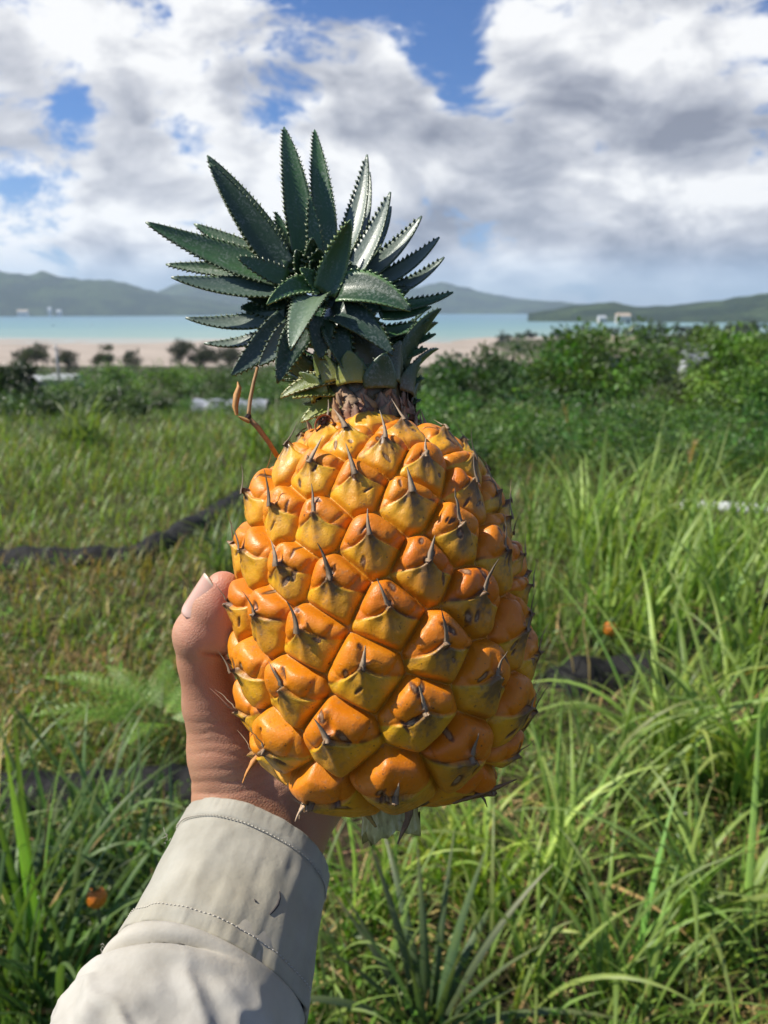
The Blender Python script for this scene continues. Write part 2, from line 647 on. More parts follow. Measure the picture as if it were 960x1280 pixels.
def leaf_cloud(clumps, crad, per, size, base, seed, droop=0.3, aspect=2.2, var=0.28, out_c=None):
    """many small folded leaves gathered in clumps; clumps (m,3), crad (m,)"""
    r = np.random.default_rng(seed)
    m = len(clumps)
    n = m * per
    ci = np.repeat(np.arange(m), per)
    d = nrm(r.normal(size=(n, 3)))
    rad = r.random(n) ** 0.45
    P = clumps[ci] + d * (rad * crad[ci])[:, None] * np.array([1.1, 1.1, 0.8])
    cen = clumps.mean(0) if out_c is None else out_c
    outw = nrm(P - cen)
    dirv = nrm(outw * 0.7 + d * 0.5 + r.normal(0, 0.55, (n, 3)) + np.array([0, 0, -droop]))
    nor = nrm(d * 0.9 + np.array([0, 0, 0.45]) + outw * 0.3 + r.normal(0, 0.42, (n, 3)))
    nor = nrm(nor - dirv * (nor * dirv).sum(1, keepdims=True))
    side = nrm(np.cross(dirv, nor))
    s = size * np.exp(r.normal(0, 0.3, n))
    w = (s / aspect)[:, None]
    s = s[:, None]
    V = np.stack([P, P + dirv * s * 0.45 - side * w * 0.5 + nor * w * 0.12, P + dirv * s, P + dirv * s * 0.45 + side * w * 0.5 + nor * w * 0.12], 1)
    i = np.arange(n)[:, None] * 4
    F = (i + np.array([0, 1, 2, 3])[None])
    cl = cols(m, base, 0.32, 0.07, r)[ci] * np.exp(r.normal(0, var, (n, 1)))
    return V.reshape(-1, 3), F, np.repeat(np.clip(cl, 0.003, 0.4), 4, 0)


def crown_points(c, rad, m, seed, flat=1.0, lobes=5):
    """clump centres of an uneven crown"""
    r = np.random.default_rng(seed)
    L = nrm(r.normal(size=(lobes, 3)) * np.array([1, 1, 0.7])) * 0.45
    lr = 0.45 + 0.25 * r.random(lobes)
    i = r.integers(0, lobes, m)
    d = nrm(r.normal(size=(m, 3)))
    p = L[i] + d * (lr[i] * (0.55 + 0.45 * r.random(m)))[:, None]
    p = p[p[:, 2] > -0.75]
    return np.asarray(c) + p * np.asarray(rad) * np.array([1, 1, flat])


def tree(name, label, cat, base, height, width, color, seed, leaves=2600, size=0.10, trunk_h=0.35, group=None, depth=None, clumps=26, aspect=2.0, lobes=5, droop=0.3, crad=0.2):
    """trunk with limbs and a clumped crown; base on the ground"""
    base = np.asarray(base, float)
    t = empty(name, base)
    tag(t, label, cat, group)
    depth = width if depth is None else depth
    ch = height * (1 - trunk_h * 0.7)
    c = np.array([0, 0, height - ch / 2])
    P = crown_points(c, (width / 2, depth / 2, ch / 2), clumps, seed, lobes=lobes)
    cr = np.full(len(P), crad * (width * depth * ch) ** (1 / 3)) * np.random.default_rng(seed).uniform(0.7, 1.3, len(P))
    V, F, C = leaf_cloud(P, cr, max(8, leaves // len(P)), size, color, seed + 1, aspect=aspect, droop=droop, out_c=c - np.array([0, 0, ch * 0.2]))
    zmin = ground_z(base[0] + V[:, 0], base[1] + V[:, 1]) - base[2] + 0.02
    V[:, 2] = np.maximum(V[:, 2], np.repeat(zmin.reshape(-1, 4).max(1), 4) * 0 + zmin)
    add_mesh('crown', V, F, LEAF, t, C, smooth=False)
    r = np.random.default_rng(seed + 2)
    tr = max(0.02, 0.022 * height)
    parts = []
    h1 = height * max(trunk_h, 0.25)
    bendv = r.normal(0, 0.05, 2) * height
    parts.append(tube([(0, 0, -0.15), (bendv[0] * 0.3, bendv[1] * 0.3, h1 * 0.5), (bendv[0] * 0.6, bendv[1] * 0.6, h1)], [tr * 1.3, tr, tr * 0.8], 7))
    for q in P[r.permutation(len(P))[:7]]:
        s0 = np.array([bendv[0] * 0.6, bendv[1] * 0.6, h1 * r.uniform(0.6, 1.0)])
        mid = (s0 + q) / 2 + r.normal(0, 0.05, 3) * height
        parts.append(tube([s0, mid, q], [tr * 0.6, tr * 0.4, tr * 0.15], 5))
    V, F, T = join(parts)
    add_mesh('trunk', V, [F, T], bark_m, t)
    return t


# ================================================================ pineapple
TILT, LEAN = R(12), R(4.4)
ax_z = nrm(math.cos(TILT) * (-math.sin(LEAN) * RGT + math.cos(LEAN) * UPV) + math.sin(TILT) * FWD)
ax_x = nrm(RGT - ax_z * np.dot(RGT, ax_z))
ax_y = np.cross(ax_z, ax_x)                       # away from the camera
FO = cam(478, 770, 0.30)
M3 = np.stack([ax_x, ax_y, ax_z], 1)
FRUIT_M = Matrix(((*M3[0], FO[0]), (*M3[1], FO[1]), (*M3[2], FO[2]), (0, 0, 0, 1)))


def to_fruit(p):
    return (np.asarray(p) - FO) @ M3


def z_of_row(y):
    q = (770 - y) / FPX
    return 0.30 * q / (math.cos(TILT) - q * math.sin(TILT))


_rows = [(508, 54), (520, 57), (535, 62), (548, 80), (562, 104), (580, 129), (600, 150), (625, 161), (650, 170), (700, 184), (750, 190), (800, 192), (850, 190), (900, 180), (930, 169), (955, 152), (975, 131), (992, 104), (1003, 76), (1009, 50)]
_z = np.array([z_of_row(y) for y, w in _rows])
_r = np.array([w / FPX * (0.30 + z * math.sin(TILT)) * 0.978 for (y, w), z in zip(_rows, _z)])
_z, _r = _z[::-1], _r[::-1]
# the outline was measured over the bulging eyes: draw it in along its normal to get the core they sit on
_tz, _tr = np.gradient(_z), np.gradient(_r)
_tl = np.hypot(_tz, _tr)
_off = 0.0050 * (1 - 0.75 * sstep(z_of_row(540), z_of_row(508), _z))
_zn = _z + _tr / _tl * _off
_rn = np.maximum(_r - _tz / _tl * _off, 0.010)
_zn = np.maximum.accumulate(_zn + np.arange(len(_zn)) * 1e-7)
_z, _r = _zn, _rn


def fruit_r(z):
    return np.interp(z, _z, _r)


# arc-length parametrised profile, closed towards the stalk at the bottom
_pz = np.concatenate([[_z[0] + 0.0015, _z[0] + 0.0002], np.linspace(_z[0], _z[-1], 200)])
_pr = np.concatenate([[0.004, fruit_r(_z[0]) * 0.7], fruit_r(np.linspace(_z[0], _z[-1], 200))])
ker = np.hanning(15); ker /= ker.sum()
_pr[2:] = np.convolve(np.pad(_pr[2:], 7, mode='edge'), ker, 'valid')
_ps = np.concatenate([[0], np.cumsum(np.hypot(np.diff(_pz), np.diff(_pr)))])
PLEN = _ps[-1]


def prof(s):
    return np.interp(s, _ps, _pz), np.interp(s, _ps, _pr)


def fruit_frame(z, phi):
    """base point, outward normal, up tangent, right tangent (in the fruit's axes)"""
    s = np.interp(z, _pz[2:], _ps[2:])
    z0, r0 = prof(s - 0.002)
    z1, r1 = prof(s + 0.002)
    dz, dr = z1 - z0, r1 - r0
    L = np.hypot(dz, dr)
    dz, dr = dz / L, dr / L
    rr = np.interp(z, _pz[2:], _pr[2:])
    c, sn = np.cos(phi), np.sin(phi)
    P = np.stack([rr * c, rr * sn, z], -1)
    n = np.stack([dz * c, dz * sn, -dr], -1)
    up = np.stack([dr * c, dr * sn, dz], -1)
    rt = np.stack([-sn, c, np.zeros_like(c)], -1)
    return P, n, up, rt


EYES_PX = [(359, 569), (389, 581), (433, 545), (482, 555), (532, 573), (560, 548), (594, 577), (445, 596), (513, 617), (592, 605), (625, 617),
           (314, 621), (345, 635), (393, 645), (463, 669), (576, 656), (637, 648), (289, 680), (308, 690), (353, 705), (413, 723), (534, 700), (632, 686), (653, 692),
           (292, 752), (324, 765), (378, 786), (486, 757), (601, 738), (661, 730), (663, 765), (555, 799), (653, 784), (453, 830), (303, 832), (355, 855), (617, 840), (669, 811),
           (290, 882), (413, 913), (530, 882), (655, 876), (335, 926), (584, 932), (384, 982), (492, 974), (622, 966), (648, 930)]


def ray_fruit(u, v, extra=0.0042):
    d = px_dir(u, v)
    ts = np.linspace(0.2, 0.36, 1600)
    p = to_fruit(EYE + ts[:, None] * d)
    rr = np.hypot(p[:, 0], p[:, 1])
    f = np.interp(p[:, 2], _pz[2:], _pr[2:] + extra) - rr
    f = np.where((p[:, 2] < _pz[2]) | (p[:, 2] > _pz[-1]), -1, f)
    ok = f > 0
    i = int(np.argmax(ok)) if ok.any() else int(np.argmax(f))
    return p[i]


def build_eyes():
    z, ph = [], []
    for (u, v) in EYES_PX:
        p = ray_fruit(u, v)
        z.append(p[2]); ph.append(math.atan2(p[1], p[0]))
    z, ph = list(z), list(ph)
    # the rest follow the spiral the fruit grew by, wherever there is room
    ss = np.linspace(0.028, np.interp(z_of_row(552), _pz[2:], _ps[2:]), 420)
    _, rr = prof(ss)
    wgt = rr * np.interp(ss / PLEN, [0, 0.5, 1], [0.9, 1.0, 1.9])
    cum = np.cumsum(wgt); cum /= cum[-1]
    N = 104
    P = fruit_frame(np.array(z), np.array(ph))[0]
    for i in range(N):
        s = np.interp((i + 0.5) / N, cum, ss)
        zz, rr_ = prof(s)
        a = -i * R(137.508) + 0.6
        q = np.array([rr_ * math.cos(a), rr_ * math.sin(a), zz])
        need = 0.0165 * np.interp(s / PLEN, [0, 0.5, 1], [1.0, 1.0, 0.66])
        front = q[1] < -0.35 * rr_
        if np.min(np.linalg.norm(P - q, axis=1)) > need * (1.12 if front else 1.0):
            z.append(float(zz)); ph.append(a)
            P = np.concatenate([P, q[None]])
    return np.array(z), np.array(ph)


EZ, EPH = build_eyes()
EP, EN, EU, ER = fruit_frame(EZ, EPH)
NE = len(EZ)
er = np.random.default_rng(11)
EHUE = er.normal(0, 1, NE)


def spots_for_eyes():
    out = []
    for i in range(NE):
        for _ in range(er.integers(2, 5)):
            out.append((i, er.uniform(-0.55, 0.55), er.uniform(-0.95, 0.75), er.uniform(0.5, 2.6), er.uniform(0.045, 0.115), er.uniform(0.12, 0.34)))
    return out


SPOTS = spots_for_eyes()


def eye_field(P):
    """height of the rind and colours at base points P (n,3)"""
    n = len(P)
    H = np.zeros(n); Cc = np.zeros((n, 3))
    sp_by = {}
    for sp in SPOTS:
        sp_by.setdefault(sp[0], []).append(sp[1:])
    CEN = EP - EU * 0.0025                    # cell centre a little under the bract tip
    # local cell size from the nearest neighbours
    dd = np.linalg.norm(EP[:, None] - EP[None], axis=-1) + np.eye(NE)
    size = np.sort(dd, 1)[:, :4].mean(1) * 0.5
    for a in range(0, n, 20000):
        Q = P[a:a + 20000]
        d2 = ((Q[:, None, :] - CEN[None]) ** 2).sum(-1)
        near = np.argpartition(d2, 5, axis=1)[:, :5]
        dn = np.take_along_axis(d2, near, 1)
        o = np.argsort(dn, 1)
        near = np.take_along_axis(near, o, 1); dn = np.take_along_axis(dn, o, 1)
        e = near[:, 0]
        s = size[e]
        edge = np.full(len(Q), 1.0)
        for kk in range(1, 5):
            sep = np.linalg.norm(CEN[near[:, kk]] - CEN[e], axis=1)
            ed = (dn[:, kk] - dn[:, 0]) / (2 * sep)
            edge = -np.log(np.exp(-edge / 0.0007) + np.exp(-ed / 0.0007)) * 0.0007
        edge = np.maximum(edge, 0)
        rel = Q - EP[e]
        u = (rel * ER[e]).sum(1) / s
        v = (rel * EU[e]).sum(1) / s
        top = sstep(0.55, 1.0, (EZ[e] - _z[0]) / (_z[-1] - _z[0]))    # bracts cover more of the eye near the top
        x = np.clip(edge / (0.66 * s), 0, 1)
        dome = (1 - (1 - x) ** 2.8)
        amp = s * np.interp(top, [0, 1], [0.62, 0.50])
        wob = fnoise(np.stack([u * 1.2 + e * 3.1, v * 1.2, e * 1.7], -1), 2) - 0.45
        wob2 = fnoise(np.stack([u * 2.6 + e * 1.3, v * 2.6, e * 4.1], -1), 2) - 0.45
        skew = 0.25 * np.sin(e * 7.13)
        au = np.abs(u + 0.06 * np.sin(e * 2.3))
        vb = -0.36 + skew * u * 0.5 + 0.36 * np.exp(-(au / 0.28) ** 1.2) - 0.05 * au ** 2 + top * (0.12 + 0.30 * np.exp(-au / 0.4)) + 0.22 * wob
        below = vb - v                                            # >0 inside the bract
        lip = sstep(-0.025, 0.04, below)
        rho2 = (u / 1.0) ** 2 + ((v - 0.38) / 0.88) ** 2
        pill = np.sqrt(np.clip(1 - rho2, 0, 1)) * sstep(0.0, 0.30, x)
        hd = s * (0.29 * dome + np.interp(top, [0, 1], [0.27, 0.18]) * pill)
        fold_ = np.clip(1 - au / (0.95 + 0.15 * np.sin(e * 1.9)), 0, 1)
        tent = fold_ ** 1.15 * np.exp(-np.clip(below, 0, 5) / 1.1) * sstep(0.0, 0.30, x)
        hb = s * (0.18 * dome + 0.46 * tent + 0.05 * np.exp(-np.clip(below, 0, 5) / 0.14) * x)
        dip = np.exp(-np.clip(-below, 0, 9) / 0.10)
        hd = hd - s * 0.15 * dip * np.clip(0.3 + pill, 0, 1)
        # the dome is creased above the tip of its bract, some deeper than others
        cr_a = 0.07 + 0.07 * np.sin(e * 4.4)
        hd = hd - s * cr_a * np.exp(-((u + 0.08 * np.sin(e * 3.0)) / 0.13) ** 2) * sstep(0.0, 0.15, v) * (1 - sstep(0.25, 0.75, v))
        hd = hd + s * 0.04 * np.cos(u * 5 + e) * pill
        h = hd + (hb - hd) * lip
        keel = np.exp(-(u / 0.08) ** 2) * lip * np.exp(-np.clip(-v, 0, 3) / 0.65) * x
        h = h + s * 0.06 * keel
        ang = np.arctan2(u, -(v - 0.15))
        ribs = np.cos(ang * 10 + e + 3 * wob2) * sstep(0.1, 0.4, np.hypot(u, v - 0.15)) * lip
        h = h + s * 0.022 * ribs * sstep(0.05, 0.4, x)
        tipb = np.exp(-((u / 0.15) ** 2 + ((v + 0.02) / 0.15) ** 2))
        h = h + s * 0.10 * tipb
        h = h + s * (0.10 * wob + 0.08 * wob2) * x
        h = h - s * 0.14 * np.exp(-edge / (0.055 * s))
        # colours
        hue = EHUE[e][:, None]
        fl = np.array([0.64, 0.170, 0.004]) * (1 + 0.06 * hue * np.array([0.5, 1.4, 0.5]))
        fl = fl * (1 + 0.25 * wob[:, None] * np.array([0.4, 1.2, 0.4]))
        br = np.array([0.66, 0.315, 0.012]) * (1 + 0.08 * hue * np.array([0.3, 1.0, 1.0]))
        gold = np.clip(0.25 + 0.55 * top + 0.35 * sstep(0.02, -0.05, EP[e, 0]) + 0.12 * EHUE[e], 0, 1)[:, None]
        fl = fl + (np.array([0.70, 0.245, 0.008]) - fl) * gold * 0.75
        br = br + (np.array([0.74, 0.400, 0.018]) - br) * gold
        rim = np.exp(-(below / 0.11) ** 2)[:, None]
        br = br + (np.array([0.60, 0.36, 0.020]) - br) * 0.75 * rim
        c = fl + (br - fl) * (lip * (0.45 + 0.55 * np.exp(-np.clip(below, 0, 5) / 0.7)))[:, None]
        nz = fnoise(np.stack([Q[:, 0] * 900, Q[:, 1] * 900, Q[:, 2] * 900], -1), 3)
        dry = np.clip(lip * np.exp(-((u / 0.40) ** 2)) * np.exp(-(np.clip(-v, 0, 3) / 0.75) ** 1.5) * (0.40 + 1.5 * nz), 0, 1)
        worn_shade = 0.75 + 0.75 * sstep(-0.01, 0.045, EP[e, 0])  # browner towards the right: scarring, plus some of that side's shade painted in
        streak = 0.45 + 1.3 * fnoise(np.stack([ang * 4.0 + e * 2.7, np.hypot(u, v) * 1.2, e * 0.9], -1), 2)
        dry = np.clip(worn_shade * dry * streak * (1.0 + 0.40 * np.sin(e * 5.1)) + 0.9 * tipb * (0.4 + nz) + worn_shade * lip * x * 1.8 * np.clip(nz - 0.49 - 0.05 * np.sin(e * 2.2), 0, 1), 0, 0.92)[:, None]
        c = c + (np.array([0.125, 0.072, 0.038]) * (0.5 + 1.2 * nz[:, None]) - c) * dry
        fan = sstep(0.47, 0.66, fnoise(np.stack([ang * 7.0 + e * 1.7, np.hypot(u, v) * 1.5, e * 2.9 + 0 * u], -1), 2))
        c = c + (np.array([0.22, 0.105, 0.022]) - c) * (fan * lip * 0.55 * np.exp(-np.clip(below, 0, 5) / 0.8))[:, None]
        crack = np.clip(np.exp(-((v - vb - 0.02) / 0.075) ** 2) * sstep(0.44, 0.60, fnoise(np.stack([u * 2.2 + e * 7.7, e * 1.3, v * 2], -1), 2) + 0.06) , 0, 1)[:, None]
        c = c + (np.array([0.07, 0.030, 0.015]) - c) * crack * 0.85
        green = (np.exp(-edge / (0.10 * s)) * 0.35)[:, None]
        c = c + (np.array([0.36, 0.18, 0.012]) - c) * green
        for i, lst in sp_by.items():
            mk = np.nonzero(e == i)[0]
            if not len(mk):
                continue
            for (su, sv, sa, sw, sl) in lst:
                uu, vv = u[mk] - su, v[mk] - sv
                p_ = uu * math.cos(sa) + vv * math.sin(sa)
                q_ = -uu * math.sin(sa) + vv * math.cos(sa)
                g = (p_ / sl) ** 2 + (q_ / sw) ** 2 + (nz[mk] - 0.45) * 1.3
                w = (1 - sstep(0.5, 1.15, g))
                pale = (1 - sstep(0.05, 0.35, g)) * (sw > 0.075)
                tgt = np.array([0.075, 0.026, 0.012]) + (np.array([0.28, 0.17, 0.10]) - np.array([0.075, 0.026, 0.012])) * pale[:, None]
                c[mk] = c[mk] + (tgt - c[mk]) * (w * 0.9)[:, None]
                h[mk] = h[mk] - s[mk] * 0.035 * w
        H[a:a + 20000] = h
        Cc[a:a + 20000] = c
    return H, np.clip(Cc, 0.004, 0.9)


def rind_mat():
    m, k, p, out = new_mat('pineapple_rind')
    a = k.attr('Col').outputs['Color']
    co = obj_co(k)
    n1 = k.noise(co, 420, 5, 0.6)
    n2 = k.noise(co, 1500, 3, 0.6)
    n3 = k.noise(co, 90, 4, 0.6)
    c = k.mix(k.maprange(n3, 0.35, 0.7, 0, 0.30), a, k.mix(1.0, a, (1.08, 1.35, 1.0), 'MULTIPLY'))
    c = k.mix(k.maprange(n1, 0.57, 0.70, 0, 0.42), c, (0.26, 0.15, 0.07))
    speck = k.maprange(n2, 0.66, 0.74, 0, 0.7)
    fleck = k.maprange(k.noise(k.vmath('ADD', co, (0.3, 0.7, 0.1)), 650, 2, 0.5), 0.69, 0.75, 0, 0.8)
    c = k.mix(fleck, c, (0.10, 0.045, 0.018))
    c = k.mix(speck, c, (0.55, 0.42, 0.24))
    k.set(p.inputs['Base Color'], c)
    k.set(p.inputs['Roughness'], k.maprange(n1, 0.35, 0.65, 0.33, 0.56))
    p.inputs['Specular IOR Level'].default_value = 0.40
    p.inputs['Subsurface Weight'].default_value = 0.12
    p.inputs['Subsurface Radius'].default_value = (1.0, 0.35, 0.06)
    p.inputs['Subsurface Scale'].default_value = 0.004
    h = k.math('ADD', k.math('MULTIPLY', n1, 0.6), k.math('MULTIPLY', n2, 0.4))
    k.set(p.inputs['Normal'], k.bump(k.math('ADD', h, k.math('MULTIPLY', n3, 0.7)), 0.42, 0.0008))
    return m


pine = empty('pineapple', mat=FRUIT_M)
tag(pine, 'ripe orange pineapple with spiky green crown, held up in the hand', 'pineapple')


def build_fruit():
    nphi, ns = 900, 520
    s = np.linspace(0.0, PLEN, ns)
    z, r = prof(s)
    ph = np.linspace(0, 2 * math.pi, nphi, endpoint=False)
    P = np.stack([r[:, None] * np.cos(ph), r[:, None] * np.sin(ph), np.broadcast_to(z[:, None], (ns, nphi))], -1)
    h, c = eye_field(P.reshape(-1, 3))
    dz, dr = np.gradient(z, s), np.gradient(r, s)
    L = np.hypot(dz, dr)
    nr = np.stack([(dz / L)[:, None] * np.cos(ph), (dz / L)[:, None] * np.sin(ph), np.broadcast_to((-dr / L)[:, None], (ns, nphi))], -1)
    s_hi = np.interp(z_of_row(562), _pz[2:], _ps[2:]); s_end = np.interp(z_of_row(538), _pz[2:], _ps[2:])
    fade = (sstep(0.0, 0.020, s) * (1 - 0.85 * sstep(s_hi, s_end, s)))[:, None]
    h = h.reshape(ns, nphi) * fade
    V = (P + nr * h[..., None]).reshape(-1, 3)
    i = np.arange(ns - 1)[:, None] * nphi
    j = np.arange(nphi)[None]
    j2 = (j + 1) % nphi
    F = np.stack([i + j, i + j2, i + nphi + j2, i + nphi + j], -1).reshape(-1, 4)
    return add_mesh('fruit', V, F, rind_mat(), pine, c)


fruit = build_fruit()

# dry spine on each bract
sp_m, k_, p_, o_ = new_mat('dry_bract')
a_ = k_.attr('Col').outputs['Color']
k_.set(p_.inputs['Base Color'], k_.mix(k_.maprange(k_.noise(obj_co(k_), 700, 3, 0.6), 0.3, 0.7, 0, 0.5), a_, k_.mix(1.0, a_, (0.5, 0.42, 0.4), 'MULTIPLY')))
p_.inputs['Roughness'].default_value = 0.7


def ribbon(pts, widths, nor, thick=0.5):
    """flat tapered sliver along pts with a lens section"""
    pts = np.asarray(pts, float)
    t = nrm(np.gradient(pts, axis=0))
    n = nrm(nor - t * (t * nor).sum(1, keepdims=True))
    b = np.cross(t, n)
    w = np.asarray(widths)[:, None]
    ring = [pts + b * w, pts + n * w * thick, pts - b * w, pts - n * w * thick * 0.6]
    V = np.stack(ring, 1).reshape(-1, 3)
    m = len(pts)
    i = np.arange(m - 1)[:, None] * 4
    j = np.arange(4)[None]
    F = np.stack([i + j, i + (j + 1) % 4, i + 4 + (j + 1) % 4, i + 4 + j], -1).reshape(-1, 4)
    return V, F, np.zeros((0, 3), int)


def build_spines():
    r = np.random.default_rng(5)
    order = np.argsort(EP[:, 1])[:96]
    n = 10
    t = np.linspace(0, 1, n)[:, None]
    P0, meta = [], []
    for i in order:
        topf = (EZ[i] - _z[0]) / (_z[-1] - _z[0])
        side = abs(EN[i, 0])
        L = r.uniform(0.0055, 0.0100) * (1 + 0.35 * side + 0.35 * topf)
        lean = r.normal(0, 0.20)
        curl = r.normal(0, 0.55)
        P0.append(EP[i] - EU[i] * 0.0016 + (EU[i] + ER[i] * lean) * L * t + ER[i] * curl * L * 0.35 * t ** 2)
        meta.append((i, L, side, topf))
    P0 = np.array(P0)
    h = eye_field(P0.reshape(-1, 3))[0].reshape(len(order), n)
    for q, (i, L, side, topf) in enumerate(meta):
        hh = h[q].copy()
        hh = np.maximum(hh, hh[1] - np.linspace(0, 1, n) * 0.0012)
        lift = L * (r.uniform(0.05, 0.40) + 0.55 * side * r.random())
        pts = P0[q] + EN[i] * (hh[:, None] - 0.0003 + 0.0007 * np.sqrt(t) + lift * t ** 1.7)
        w = r.uniform(0.0008, 0.0014) * (1 - np.linspace(0, 1, n)) ** 1.0 + 0.00011
        V, F, T = ribbon(pts, w, np.repeat(EN[i][None], n, 0), 0.34)
        c0 = np.array([0.24, 0.16, 0.09]) * r.uniform(0.7, 1.3)
        c1 = np.array([0.44, 0.33, 0.21]) * r.choice([0.3, 0.6, 0.9, 1.1])
        tt = np.repeat(np.linspace(0, 1, n), 4)[:, None] ** 0.7
        add_mesh('bract_spine', V, F, sp_m, fruit, c0 * (1 - tt) + c1 * tt)


build_spines()


def build_neck_bracts():
    r = np.random.default_rng(8)
    zt = _z[-1]
    for i in range(84):
        a = i * R(137.5) + r.normal(0, 0.1)
        lev = i / 84
        z0 = z_of_row(556) + (z_of_row(527) - z_of_row(558)) * lev ** 0.8
        r0 = (np.interp(z0, _pz[2:], _pr[2:]) if z0 < zt else _r[-1]) + 0.0030
        c, s_ = math.cos(a), math.sin(a)
        n = np.array([c, s_, 0]); tg = np.array([-s_, c, 0])
        m = 12
        L = r.uniform(0.0055, 0.0105)
        out = 0.05 + 0.10 * (1 - lev) + r.normal(0, 0.10)
        t = np.linspace(0, 1, m)[:, None]
        inward = -n * np.interp(lev, [0, 0.5, 1], [0.22, 0.08, 0.0])
        curl = n * r.normal(0.12, 0.30) + tg * r.normal(0, 0.45)
        pts = np.array([r0 * c, r0 * s_, z0 - 0.002]) + (np.array([0, 0, 1.0]) + n * out + inward) * L * t + curl * L * 0.5 * t ** 2.5
        w = r.uniform(0.0028, 0.0052) * (1 - np.linspace(0, 1, m) ** 1.3) * (1 + 0.15 * r.normal(size=m)) + 0.0002
        V, F, T = ribbon(pts, w, np.repeat(n[None], m, 0) + tg * r.normal(0, 0.3), 0.10)
        base = [np.array([0.34, 0.15, 0.07]), np.array([0.26, 0.10, 0.055]), np.array([0.40, 0.27, 0.15]), np.array([0.46, 0.22, 0.04]), np.array([0.22, 0.16, 0.05])][r.integers(0, 5)]
        tip = np.array([0.28, 0.18, 0.11]) * r.uniform(0.5, 1.4)
        tt = np.repeat(np.linspace(0, 1, m), 4)[:, None]
        add_mesh('dry_bract', V, F, sp_m, fruit, base * (1 - tt) + tip * tt)
    # a reddish bract that has curled into a ring left of the neck
    pc = to_fruit(cam(406, 533, 0.288))
    th = np.linspace(-0.4, 5.6, 22)
    pts = pc + np.stack([np.cos(th) * 0.0036, np.sin(th) * -0.001, np.sin(th) * 0.0042], -1)
    V, F, T = ribbon(pts, np.full(22, 0.0026), nrm(pts - pc), 0.15)
    V2 = V.copy()
    # turn its width towards the axis of the fruit
    add_mesh('curled_bract', V2, F, sp_m, fruit, np.repeat(np.array([[0.48, 0.16, 0.06]]), len(V2), 0))


build_neck_bracts()


